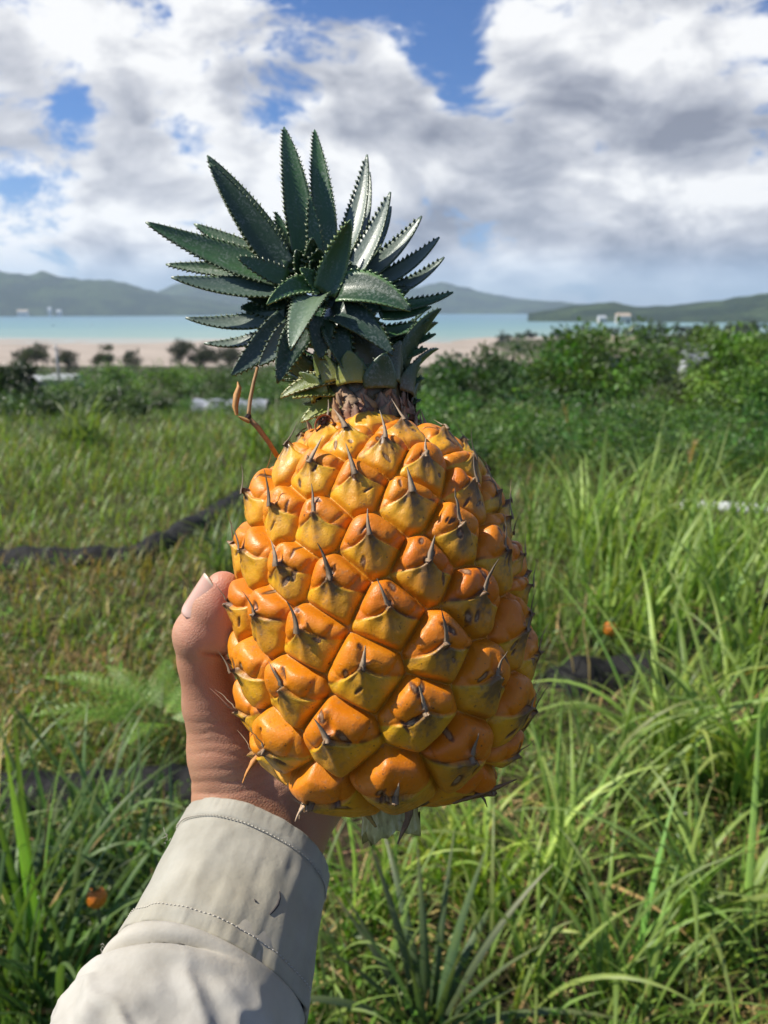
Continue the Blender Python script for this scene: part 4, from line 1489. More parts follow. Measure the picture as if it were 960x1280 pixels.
def skin_mat():
    m, k, p, out = new_mat('skin')
    a = k.attr('Col').outputs['Color']
    co = obj_co(k)
    n1 = k.noise(co, 160, 5, 0.6)
    n2 = k.noise(co, 45, 3, 0.5)
    vor = k.n('ShaderNodeTexVoronoi', feature='DISTANCE_TO_EDGE')
    k.set(vor.inputs['Vector'], k.vmath('ADD', co, k.vmath('SCALE', k.noise(co, 300, 2, color=True), scale=0.0012)))
    vor.inputs['Scale'].default_value = 900
    c = k.mix(k.maprange(n2, 0.35, 0.65, 0, 0.35), a, k.mix(1.0, a, (1.12, 0.86, 0.82), 'MULTIPLY'))
    c = k.mix(k.maprange(n1, 0.55, 0.75, 0, 0.25), c, k.mix(1.0, a, (0.72, 0.62, 0.58), 'MULTIPLY'))
    k.set(p.inputs['Base Color'], c)
    p.inputs['Roughness'].default_value = 0.48
    p.inputs['Specular IOR Level'].default_value = 0.38
    p.inputs['Subsurface Weight'].default_value = 0.25
    p.inputs['Subsurface Radius'].default_value = (1.0, 0.36, 0.2)
    p.inputs['Subsurface Scale'].default_value = 0.004
    hh = k.math('ADD', k.math('MULTIPLY', k.math('MINIMUM', vor.outputs['Distance'], 0.25), 2.0), k.math('MULTIPLY', n1, 0.5))
    k.set(p.inputs['Normal'], k.bump(hh, 0.30, 0.0006))
    return m


person = empty('person', cam(322, 1057, 0.31))
tag(person, 'left hand and forearm in a pale faded work shirt sleeve holding up the pineapple', 'person')
PO = np.array(person.location)


def build_hand():
    h = 0.0008
    pts = np.array([cam(u, v, D) for (u, v), D, r in THUMB] + [cam(60, 1620, .19), cam(640, 900, .36), cam(250, 1260, .28)] + [FO + M3 @ np.array([x, y, z]) for x in (-0.075, 0.06) for y in (0.0, 0.085) for z in (-0.07, 0.025)])
    lo = pts.min(0) - 0.045; hi = pts.max(0) + 0.03
    n = np.ceil((hi - lo) / h).astype(int)
    # sparse evaluation: coarse pass first
    cf = 8
    cn = n // cf + 2
    g = np.stack(np.meshgrid(*[np.arange(q) for q in cn], indexing='ij'), -1)
    fc = hand_sdf(lo + g * (h * cf))
    f = np.full(tuple(cn * cf), 1.0, np.float32)
    blocks = np.argwhere(np.abs(fc) < h * cf * 2.4)
    # fill far blocks with the coarse sign
    f[:] = np.where(np.kron(fc < 0, np.ones((cf, cf, cf), bool)), -1.0, 1.0)
    loc = np.stack(np.meshgrid(np.arange(cf), np.arange(cf), np.arange(cf), indexing='ij'), -1).reshape(-1, 3)
    for a in range(0, len(blocks), 1500):
        b = blocks[a:a + 1500]
        ijk = (b[:, None, :] * cf + loc[None]).reshape(-1, 3)
        p = lo + ijk * h
        val = hand_sdf(p) + creases(p)
        # flesh flattens where it is pressed against the fruit
        q = (p - FO) @ M3
        rr = np.hypot(q[:, 0], q[:, 1])
        fs = rr - (np.interp(q[:, 2], _pz[2:], _pr[2:]) + 0.0022)
        fs = np.maximum(fs, np.maximum(_z[0] - 0.002 - q[:, 2], q[:, 2] - _z[-1]))
        kk = 0.002
        hh = np.clip(0.5 + 0.5 * (val + fs) / kk, 0, 1)
        val = -fs + (val + fs) * hh + kk * hh * (1 - hh)
        f[tuple(ijk.T)] = val
    V, Q = surface_nets(f, lo, h)
    # light smoothing
    for _ in range(2):
        acc = np.zeros_like(V); cnt = np.zeros(len(V))
        for i in range(4):
            a_, b_ = Q[:, i], Q[:, (i + 1) % 4]
            np.add.at(acc, a_, V[b_]); np.add.at(cnt, a_, 1)
        V = 0.5 * V + 0.5 * acc / np.maximum(cnt, 1)[:, None]
    q = V - EYE
    D = q @ FWD
    u = 480 + FPX * (q @ RGT) / D
    v = 640 - FPX * (q @ UPV) / D
    col = np.tile(np.array([0.45, 0.238, 0.145]), (len(V), 1))
    def blend(c, w):
        nonlocal col
        col = col + (np.asarray(c) - col) * np.clip(w, 0, 1)[:, None]
    blend((0.60, 0.27, 0.19), 0.8 * np.exp(-(((u - 283) / 26) ** 2 + ((v - 745) / 38) ** 2)) * (D < .33))
    blend((0.56, 0.30, 0.20), 0.7 * np.exp(-(((u - 240) / 30) ** 2 + ((v - 785) / 34) ** 2)) * (D < .33))
    blend((0.40, 0.195, 0.125), 0.5 * np.exp(-(((u - 255) / 40) ** 2 + ((v - 870) / 40) ** 2)))
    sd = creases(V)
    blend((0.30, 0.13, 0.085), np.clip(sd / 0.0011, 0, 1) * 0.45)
    o = add_mesh('body', V - PO, Q, skin_mat(), person, col)
    return o


build_hand()


def build_nail():
    """thumbnail lying on the back of the thumb tip"""
    m, k, p, out = new_mat('thumbnail')
    a = k.attr('Col').outputs['Color']
    k.set(p.inputs['Base Color'], a)
    p.inputs['Roughness'].default_value = 0.25
    p.inputs['Specular IOR Level'].default_value = 0.5
    p.inputs['Subsurface Weight'].default_value = 0.2
    p.inputs['Subsurface Radius'].default_value = (1.0, 0.4, 0.3)
    p.inputs['Subsurface Scale'].default_value = 0.003
    tip = cam(274, 718, .299); base = cam(252, 770, .305)
    d = nrm(tip - base)
    hint = nrm(-0.60 * RGT + 0.28 * UPV - 0.75 * FWD)
    n = nrm(hint - d * np.dot(hint, d))
    b = np.cross(d, n)
    L = np.linalg.norm(tip - base)
    nu, nv = 17, 25
    V = np.zeros((nv, nu, 3)); C = np.zeros((nv, nu, 3))
    tv = np.linspace(0, 1, nv)
    cl = []
    for t in tv:
        org = base + d * L * (t * 0.86 + 0.03) - n * 0.002
        ts = np.linspace(0, 0.03, 200)
        ok = hand_sdf(org + ts[:, None] * n) > 0
        cl.append(org + n * ts[int(np.argmax(ok))])
    cl = np.array(cl)
    # straighten the ridge line of the nail and lift its free end
    lin = cl[2] + (cl[-6] - cl[2]) * ((tv - tv[2]) / (tv[-6] - tv[2]))[:, None]
    lin = lin + n * max(0.0, float(((cl - lin)[:-4] @ n).max()) * 0.7)
    cl = lin + n * (0.00025 + 0.0002 * tv)[:, None]
    for i, t in enumerate(tv):
        half = 0.0066 * (1 - 0.75 * max(0, (0.30 - t) / 0.30) ** 2.4) * (1 - 0.40 * max(0, (t - 0.75) / 0.25) ** 2.2)
        for j in range(nu):
            s = -1 + 2 * j / (nu - 1)
            V[i, j] = cl[i] + b * half * s - n * (0.0034 * (half / 0.0066) ** 2 * s * s) + d * 0.0012 * (1 - s * s) * (1 if t > 0.9 else 0)
            base_c = np.array([0.60, 0.36, 0.28])
            if t > 0.93:
                base_c = np.array([0.66, 0.54, 0.40])
            lun = math.exp(-((t - 0.10) / 0.10) ** 2 - (s / 0.6) ** 2)
            C[i, j] = base_c + (np.array([0.68, 0.48, 0.40]) - base_c) * 0.7 * lun
    i = np.arange(nv - 1)[:, None] * nu; j = np.arange(nu - 1)[None]
    F = np.stack([i + j, i + j + 1, i + nu + j + 1, i + nu + j], -1).reshape(-1, 4)
    o = add_mesh('thumbnail', V.reshape(-1, 3) - PO, F, m, person, C.reshape(-1, 3))
    md = o.modifiers.new('thickness', 'SOLIDIFY')
    md.thickness = 0.0005
    md.offset = 0


build_nail()


def cloth_mat():
    m, k, p, out = new_mat('shirt_cotton')
    uvn = k.n('ShaderNodeUVMap').outputs[0]
    sep = k.n('ShaderNodeSeparateXYZ')
    k.set(sep.inputs[0], uvn)
    co = obj_co(k)
    n1 = k.noise(co, 28, 5, 0.6)
    n2 = k.noise(co, 9, 3, 0.5)
    n3 = k.noise(co, 420, 3, 0.6)
    c = k.ramp(n1, [(0.28, (0.30, 0.285, 0.24)), (0.5, (0.41, 0.395, 0.345)), (0.72, (0.50, 0.485, 0.435))])
    stain = k.maprange(n2, 0.50, 0.68, 0, 0.45)
    c = k.mix(stain, c, (0.42, 0.36, 0.24))
    a = k.attr('Col').outputs['Color']
    c = k.mix(1.0, c, a, 'MULTIPLY')
    k.set(p.inputs['Base Color'], c)
    p.inputs['Roughness'].default_value = 0.85
    p.inputs['Specular IOR Level'].default_value = 0.2
    p.inputs['Sheen Weight'].default_value = 0.15
    w1 = k.n('ShaderNodeTexWave', wave_type='BANDS', bands_direction='X')
    k.set(w1.inputs['Vector'], uvn); w1.inputs['Scale'].default_value = 1500; w1.inputs['Distortion'].default_value = 0.6
    w2 = k.n('ShaderNodeTexWave', wave_type='BANDS', bands_direction='Y')
    k.set(w2.inputs['Vector'], uvn); w2.inputs['Scale'].default_value = 1500; w2.inputs['Distortion'].default_value = 0.6
    hh = k.math('ADD', k.math('ADD', k.math('MULTIPLY', w1.outputs['Fac'], 0.35), k.math('MULTIPLY', w2.outputs['Fac'], 0.35)), k.math('MULTIPLY', n3, 0.8))
    b1 = k.bump(hh, 0.25, 0.0004)
    nb = k.n('ShaderNodeBump')
    nb.inputs['Strength'].default_value = 0.5
    nb.inputs['Distance'].default_value = 0.003
    k.set(nb.inputs['Height'], n1)
    k.set(nb.inputs['Normal'], b1)
    k.set(p.inputs['Normal'], nb.outputs[0])
    return m


CLOTH = cloth_mat()
ARM = [((322, 1057), .316, 102), ((293, 1140), .293, 116), ((263, 1226), .271, 130), ((240, 1285), .257, 143), ((168, 1405), .228, 165), ((20, 1700), .172, 215)]
# pixel radii are at the ring's own depth
_ac = np.array([cam(u, v, D) for (u, v), D, r in ARM])
_ar = np.array([pr(r, D) * 0.97 for (u, v), D, r in ARM])
_as = np.concatenate([[0], np.cumsum(np.linalg.norm(np.diff(_ac, axis=0), axis=1))])


def arm_frame(s):
    c = np.array([np.interp(s, _as, _ac[:, i]) for i in range(3)])
    c2 = np.array([np.interp(s + 0.012, _as, _ac[:, i]) for i in range(3)])
    c1 = np.array([np.interp(s - 0.012, _as, _ac[:, i]) for i in range(3)])
    t = nrm(c2 - c1)
    mj = nrm(0.857 * RGT - 0.515 * UPV + 0.05 * FWD)
    return c, t, mj, nrm(np.cross(t, mj)), float(np.interp(s, _as, _ar))


def loft(s_vals, extra, nphi, folds, inner=False):
    rows, uvs = [], []
    ph = np.linspace(0, 2 * math.pi, nphi, endpoint=False)
    for s, ex in zip(s_vals, extra):
        c, t, mj, mn, r = arm_frame(max(0.0, s))
        c = c + t * min(0.0, s)
        rad = r + ex
        base = c + (np.cos(ph)[:, None] * mj * rad + np.sin(ph)[:, None] * mn * rad * 0.80)
        nn = nrm(np.cos(ph)[:, None] * mj * 0.8 + np.sin(ph)[:, None] * mn)
        base = base + nn * folds(s, ph, base)[:, None]
        rows.append(base)
        uvs.append(np.stack([ph / (2 * math.pi) * 0.22, np.full(nphi, s)], -1))
    V = np.concatenate(rows)
    ns = len(s_vals)
    i = np.arange(ns - 1)[:, None] * nphi; j = np.arange(nphi)[None]; j2 = (j + 1) % nphi
    F = np.stack([i + j, i + nphi + j, i + nphi + j2, i + j2], -1).reshape(-1, 4)
    return V, F, np.concatenate(uvs)


CUFF_L = _as[2]


def cuff_folds(s, ph, p):
    q = np.asarray(p) * 45
    w = (fnoise(q, 3) - 0.46) * 0.0045
    st = np.stack([np.cos(ph) * 3.2, np.sin(ph) * 3.2, np.full_like(ph, s * 12)], -1)
    w = w + (fnoise(st, 3) - 0.46) * 0.0050 * sstep(0.0, 0.03, s)
    # puckers along both hems
    pk = (fnoise(np.stack([np.cos(ph) * 14, np.sin(ph) * 14, np.full_like(ph, 1.0)], -1), 2) - 0.4) * 0.0016
    return w + pk * (math.exp(-(s / 0.006) ** 2) + math.exp(-((s - CUFF_L) / 0.007) ** 2))


def sleeve_folds(s, ph, p):
    x = s - CUFF_L
    q = np.asarray(p) * 30
    w = (fnoise(q, 3) - 0.47) * 0.006 * sstep(0.0, 0.02, x)
    # long folds that run slantwise round the arm below the cuff seam
    fu = np.stack([np.cos(ph + x * 14) * 1.3, np.sin(ph + x * 14) * 1.3, np.full_like(ph, x * 34)], -1)
    rg = 1 - np.abs(2 * fnoise(fu, 3) - 0.94)
    w = w + 0.0060 * (np.clip(rg, 0, 1) ** 3 - 0.4) * sstep(0.003, 0.03, x)
    # a pinched crease close under the cuff on the thumb side
    cx = x - 0.0085 - 0.0045 * np.sin(ph * 1.0 - 2.4)
    sidem = sstep(0.2, 0.9, np.cos(ph - 2.75))
    w = w + sidem * (0.0012 * np.exp(-((cx + 0.0045) / 0.0030) ** 2) - 0.0042 * np.exp(-(cx / 0.0020) ** 2) * (0.3 + 1.2 * fnoise(np.stack([ph * 2.0, ph * 0, ph * 0 + 2], -1), 2)) + 0.0022 * np.exp(-((cx - 0.006) / 0.004) ** 2))
    return w


def build_sleeve():
    n = 260
    s = np.concatenate([np.linspace(CUFF_L - 0.012, CUFF_L + 0.06, 90), np.linspace(CUFF_L + 0.062, _as[-1], 40)])
    ex = np.where(s < CUFF_L + 0.001, -0.0022, 0.0)
    V, F, uv = loft(s, ex, n, sleeve_folds)
    o = add_mesh('sleeve', V - PO, F, CLOTH, person, np.tile([[1.06, 1.05, 1.05]], (len(V), 1)), uv)
    md = o.modifiers.new('thickness', 'SOLIDIFY'); md.thickness = 0.0009; md.offset = -1
    # cuff: outer face, a rolled edge, and the inner face
    so = np.linspace(0.0, CUFF_L, 90)
    so = np.concatenate([[0.030, 0.015, 0.004, 0.0008, -0.0006], so[0:1] - 0.0002, so[1:], [CUFF_L + 0.0008, CUFF_L + 0.0004, CUFF_L - 0.004]])
    ex = np.concatenate([[-0.0034, -0.0032, -0.0030, -0.0024, -0.0012, -0.0002], np.zeros(89), [-0.0006, -0.0016, -0.0024]])
    ln = np.full(len(so), 0.0)
    ss = so.copy()
    # stitched hems: a shallow furrow a few millimetres in from either edge
    for k_s, e in enumerate(ex):
        if k_s > 5:
            x = so[k_s]
            ex[k_s] -= 0.0007 * math.exp(-((x - 0.0085) / 0.0009) ** 2) + 0.0006 * math.exp(-((x - CUFF_L + 0.0060) / 0.0009) ** 2)
            ex[k_s] += 0.0006 * (x < 0.0080) + 0.0008 * (x > CUFF_L - 0.0062)
    V, F, uv = loft(so, ex, n, cuff_folds)
    cuff = add_mesh('cuff', V - PO, F, CLOTH, person, np.tile([[0.90, 0.90, 0.86]], (len(V), 1)), uv)
    # stitches
    tm, k, p, out = new_mat('thread')
    p.inputs['Base Color'].default_value = (0.50, 0.47, 0.40, 1)
    p.inputs['Roughness'].default_value = 0.9
    parts = []
    for s0 in (0.0085, CUFF_L - 0.0060):
        nst = 130
        for q in range(nst):
            ph = np.array([q, q + 0.62]) / nst * 2 * math.pi
            c, t, mj, mn, r = arm_frame(s0)
            rad = r + 0.0004
            b = c + (np.cos(ph)[:, None] * mj * rad + np.sin(ph)[:, None] * mn * rad * 0.80)
            nn = nrm(np.cos(ph)[:, None] * mj * 0.8 + np.sin(ph)[:, None] * mn)
            b = b + nn * cuff_folds(s0, ph, b)[:, None]
            m_ = b.mean(0) + nn.mean(0) * 0.00025
            parts.append(tube([b[0] - nn[0] * 0.0003, m_, b[1] - nn[1] * 0.0003], [0.00018, 0.00024, 0.00018], 5))
    V, F, T = join(parts)
    add_mesh('stitching', V - PO, [F, T], tm, cuff)
    # frayed threads at the left edge of the cuff and sleeve
    parts = []
    fr = np.random.default_rng(31)
    for (u, v, D, nn_) in ((208, 1046, .309, 9), (132, 1186, .272, 6)):
        for _ in range(nn_):
            b = cam(u + fr.normal(3, 4), v + fr.normal(0, 5), D + fr.normal(0, .001))
            dd = -RGT * fr.uniform(0.2, 1) + UPV * fr.normal(0.2, 0.6) + FWD * fr.normal(0, 0.5)
            L = fr.uniform(0.0008, 0.0022)
            pts = [b, b + dd * L * 0.5 + UPV * fr.normal(0, 0.0005), b + dd * L + UPV * fr.normal(0, 0.001)]
            parts.append(tube(pts, [0.00014, 0.00011, 0.00007], 4))
    V, F, T = join(parts)
    add_mesh('frayed_thread', V - PO, [F, T], tm, cuff)
    # ink-dark scuffs on the cuff
    sm, k, p, out = new_mat('scuff_mark')
    p.inputs['Base Color'].default_value = (0.055, 0.050, 0.050, 1)
    p.inputs['Roughness'].default_value = 0.9
    parts = []
    def on_cuff(u, v):
        d = px_dir(u, v)
        ts = np.linspace(0.25, 0.40, 3000)
        p = EYE + ts[:, None] * d
        best = None
        # nearest approach of the ray to the cuff surface, marched
        for q, t_ in zip(p[::6], ts[::6]):
            s_ = np.clip(np.interp(np.dot(q - _ac[0], _ac[2] - _ac[0]) / np.linalg.norm(_ac[2] - _ac[0]), [0, CUFF_L], [0, CUFF_L]), 0, CUFF_L)
            c, t, mj, mn, r = arm_frame(s_)
            x, y = (q - c) @ mj, (q - c) @ mn
            ph = math.atan2(y / 0.8, x)
            ro = math.hypot(x, y / 0.8) - r - float(cuff_folds(s_, np.array([ph]), q[None])[0])
            if ro < 0.0001:
                return q
        return p[len(p) // 2]
    for path in ([(349, 1114), (350, 1122), (347, 1131), (342, 1138), (337, 1143)], [(318, 1124), (320, 1127)]):
        q = np.array([on_cuff(*a) for a in path])
        parts.append(tube(q, np.interp(np.linspace(0, 1, len(q)), [0, 0.5, 1], [0.0002, 0.0006, 0.0004]), 5))
    V, F, T = join(parts)
    add_mesh('scuff_mark', V - PO, [F, T], sm, cuff)


build_sleeve()


# ================================================================ vegetation and things in the field
def wedge_points(n, d0, d1, half, seed, u0=None, power=1.0):
    """ground points in front of the photographer, thicker close by"""
    r = np.random.default_rng(seed)
    t = r.random(n)
    d = d0 * (d1 / d0) ** t if power == 1.0 else (d0 ** (1 - power) + t * (d1 ** (1 - power) - d0 ** (1 - power))) ** (1 / (1 - power))
    a = r.uniform(-half, half, n)
    x, y = d * np.sin(a), d * np.cos(a)
    return x, y, d


def patch(x, y, sc, seed):
    return fnoise(np.stack([x * sc, y * sc, np.full_like(x, seed * 3.7)], -1), 3)


MAT_PATHS = {                                   # low ridges covered in black sheeting, as points along the ridge
    'a': [(-120, 712), (0, 704), (90, 706), (170, 702), (225, 676), (285, 636), (330, 610)],
    'b': [(690, 862), (730, 852), (780, 846), (840, 850)],
    'c': [(-90, 1000), (20, 1000), (130, 992), (250, 985), (330, 985)],
}
MAT_PTS = {kk: np.array([hit(*q) for q in v]) for kk, v in MAT_PATHS.items()}


def mat_dist(x, y):
    d = np.full_like(x, 9.0)
    for P in MAT_PTS.values():
        t = np.linspace(0, len(P) - 1, 40)
        px_ = np.interp(t, np.arange(len(P)), P[:, 0]); py_ = np.interp(t, np.arange(len(P)), P[:, 1])
        for a, b in zip(px_, py_):
            d = np.minimum(d, np.hypot(x - a, y - b))
    return d


G_BRIGHT = (0.200, 0.300, 0.060)
G_MID = (0.105, 0.185, 0.030)
G_DEEP = (0.030, 0.070, 0.018)
G_OLIVE = (0.160, 0.205, 0.042)
STRAW = (0.34, 0.25, 0.12)


def build_grass():
    r = np.random.default_rng(40)
    Vs, Fs, Cs, off = [], [], [], 0

    def put(V, F, C):
        nonlocal off
        Vs.append(V); Fs.append(F + off); Cs.append(C); off += len(V)
    # turf and fine weeds, near and middle distance
    x, y, d = wedge_points(90000, 0.75, 13.5, R(44), 41)
    pa = patch(x, y, 0.9, 1); pb = patch(x, y, 2.6, 2)
    left = sstep(0.15, -0.35, x / d)
    nearf = 1 - 0.74 * (1 - sstep(1.6, 4.2, d)) * (1 - 0.4 * left)
    keep = (mat_dist(x, y) > 0.09) & (r.random(len(x)) < nearf * np.clip(0.25 + 2.2 * (pa - 0.32) + 0.35 * left, 0.06, 1))
    x, y, d, pa, pb, left = [q[keep] for q in (x, y, d, pa, pb, left)]
    n = len(x)
    L = (0.07 + 0.16 * r.random(n)) * (0.6 + 1.0 * pb) * (1 + 0.8 * sstep(4.5, 9, d))
    W = (0.0028 + 0.0030 * r.random(n)) * (1 + d * 0.20)
    c = cols(n, G_MID, 0.30, 0.10, r)
    ol = (r.random(n) < np.clip(0.15 + 0.55 * left * sstep(2.2, 3.4, d) + 0.8 * (pb - 0.5), 0, 0.9))
    c[ol] = cols(int(ol.sum()), G_OLIVE, 0.28, 0.10, r)
    dryp = sstep(0.44, 0.60, patch(x, y, 0.75, 12)) * left * sstep(2.3, 3.2, d) * (1 - 0.7 * sstep(5.0, 7.0, d))
    dm = r.random(n) < 0.75 * dryp
    c[dm] = cols(int(dm.sum()), (0.210, 0.165, 0.055), 0.28, 0.10, r)
    br = r.random(n) < (0.16 + 0.25 * sstep(0.5, 0.65, pa)) * (1 - 0.8 * dryp)
    c[br] = cols(int(br.sum()), G_BRIGHT, 0.22, 0.08, r)
    st = r.random(n) < 0.06 + 0.13 * left * sstep(2.0, 3.0, d) * (1 - sstep(4.5, 6.0, d))
    c[st] = cols(int(st.sum()), (0.26, 0.19, 0.085), 0.3, 0.08, r)
    put(*blades(np.stack([x, y, ground_z(x, y) - 0.01], -1), r.uniform(0, 2 * math.pi, n), L, W, r.uniform(0.05, 0.6, n), r.uniform(0.2, 1.6, n), c, seg=4))
    # field grass running down the slope beyond
    x, y, d = wedge_points(26000, 9.0, 75, R(36), 43)
    pa = patch(x, y, 0.35, 3)
    keep = r.random(len(x)) < np.clip(0.35 + 1.8 * (pa - 0.3), 0.1, 1)
    x, y, d, pa = [q[keep] for q in (x, y, d, pa)]
    n = len(x)
    L = (0.20 + 0.45 * r.random(n) ** 2) * (0.55 + 1.0 * pa) * (1 + 0.4 * sstep(20, 50, d))
    W = 0.006 * (1 + d * 0.13)
    c = cols(n, (0.095, 0.165, 0.032), 0.28, 0.10, r)
    ol = r.random(n) < 0.35
    c[ol] = cols(int(ol.sum()), G_OLIVE, 0.25, 0.1, r)
    put(*blades(np.stack([x, y, ground_z(x, y) - 0.02], -1), r.uniform(0, 2 * math.pi, n), L, W, r.uniform(0.02, 0.45, n), r.uniform(0.2, 1.3, n), c, seg=3))
    V = np.concatenate(Vs); F = np.concatenate(Fs); C = np.concatenate(Cs)
    tag(add_mesh('grass', V, F, GRASS, None, C), kind='stuff')
    # small broad weed leaves among it
    x, y, d = wedge_points(16000, 0.9, 9, R(42), 45)
    pa = patch(x, y, 1.3, 6)
    keep = (r.random(len(x)) < np.clip(1.8 * (pa - 0.38), 0.03, 1)) & (mat_dist(x, y) > 0.14)
    x, y, d = x[keep], y[keep], d[keep]
    P = np.stack([x, y, ground_z(x, y) + 0.05 + 0.07 * r.random(len(x))], -1)
    V, F, C = leaf_cloud(P, np.full(len(P), 0.05), 5, 0.026, (0.080, 0.150, 0.025), 46, aspect=2.4, out_c=np.array([0, 0, -50.0]))
    tag(add_mesh('weeds', V, F, LEAF, None, C, smooth=False), kind='stuff')
    # straw and dead leaves lying on the soil
    x, y, d = wedge_points(15000, 0.8, 8, R(42), 48)
    pa = patch(x, y, 1.6, 9)
    keep = (r.random(len(x)) < np.clip(2.2 * (pa - 0.36), 0.05, 1))
    x, y, d = x[keep], y[keep], d[keep]
    n = len(x)
    c = cols(n, STRAW, 0.35, 0.08, r)
    lay = r.random(n) < 0.7
    V, F, C = blades(np.stack([x, y, ground_z(x, y) + 0.008], -1), r.uniform(0, 2 * math.pi, n), 0.05 + 0.16 * r.random(n), (0.003 + 0.006 * r.random(n) ** 2) * (1 + 0.1 * d), np.where(lay, r.uniform(1.35, 1.6, n), r.uniform(0.1, 1.0, n)), r.uniform(-0.2, 0.5, n), c, seg=3)
    tag(add_mesh('dry_grass', V, F, DRY, None, C), kind='stuff')


build_grass()


def tuft(label, base, n, Lr, Wr, color, seed, spread=0.07, lean=(0.05, 0.5), bend=(0.5, 1.9), group='tufts of tall arching grass', dry=0.06, cat='grass tuft', name='grass_tuft', az0=None, azs=None):
    r = np.random.default_rng(seed)
    base = np.asarray(base, float)
    t = empty(name, base)
    tag(t, label, cat, group)
    a = r.uniform(0, 2 * math.pi, n)
    if az0 is not None:
        a = az0 + r.normal(0, azs, n)
    rad = spread * np.sqrt(r.random(n))
    b2 = r.uniform(0, 2 * math.pi, n)
    B = np.stack([rad * np.cos(b2), rad * np.sin(b2), np.zeros(n)], -1)
    B[:, 2] = ground_z(base[0] + B[:, 0], base[1] + B[:, 1]) - base[2] - 0.02
    n0 = n
    L = r.uniform(*Lr, n) * np.where(r.random(n) < 0.3, 0.6, 1.0); W = r.uniform(*Wr, n) * 1.45
    c = cols(n, np.asarray(color) * 1.2 + 0.012, 0.26, 0.07, r)
    V, F, C = blades(B, a, L, W, r.uniform(*lean, n), r.uniform(*bend, n), c, seg=11, fold=0.20, twist=r.normal(0, 0.7, n), power=1.6, tipcol=cols(n, (0.15, 0.18, 0.05), 0.2, 0.08, r))
    add_mesh('blades', V, F, GRASS, t, C)
    m = 4 if n > 8 else 3
    c = cols(m, STRAW, 0.3, 0.06, r)
    V, F, C = blades(B[:m], r.uniform(0, 2 * math.pi, m), L[:m] * r.uniform(0.5, 0.9, m), W[:m] * 0.7, r.uniform(0.3, 1.2, m), r.uniform(0.4, 1.6, m), c, seg=7, twist=r.normal(0, 1.5, m))
    add_mesh('dead_blades', V, F, DRY, t, C)
    return t


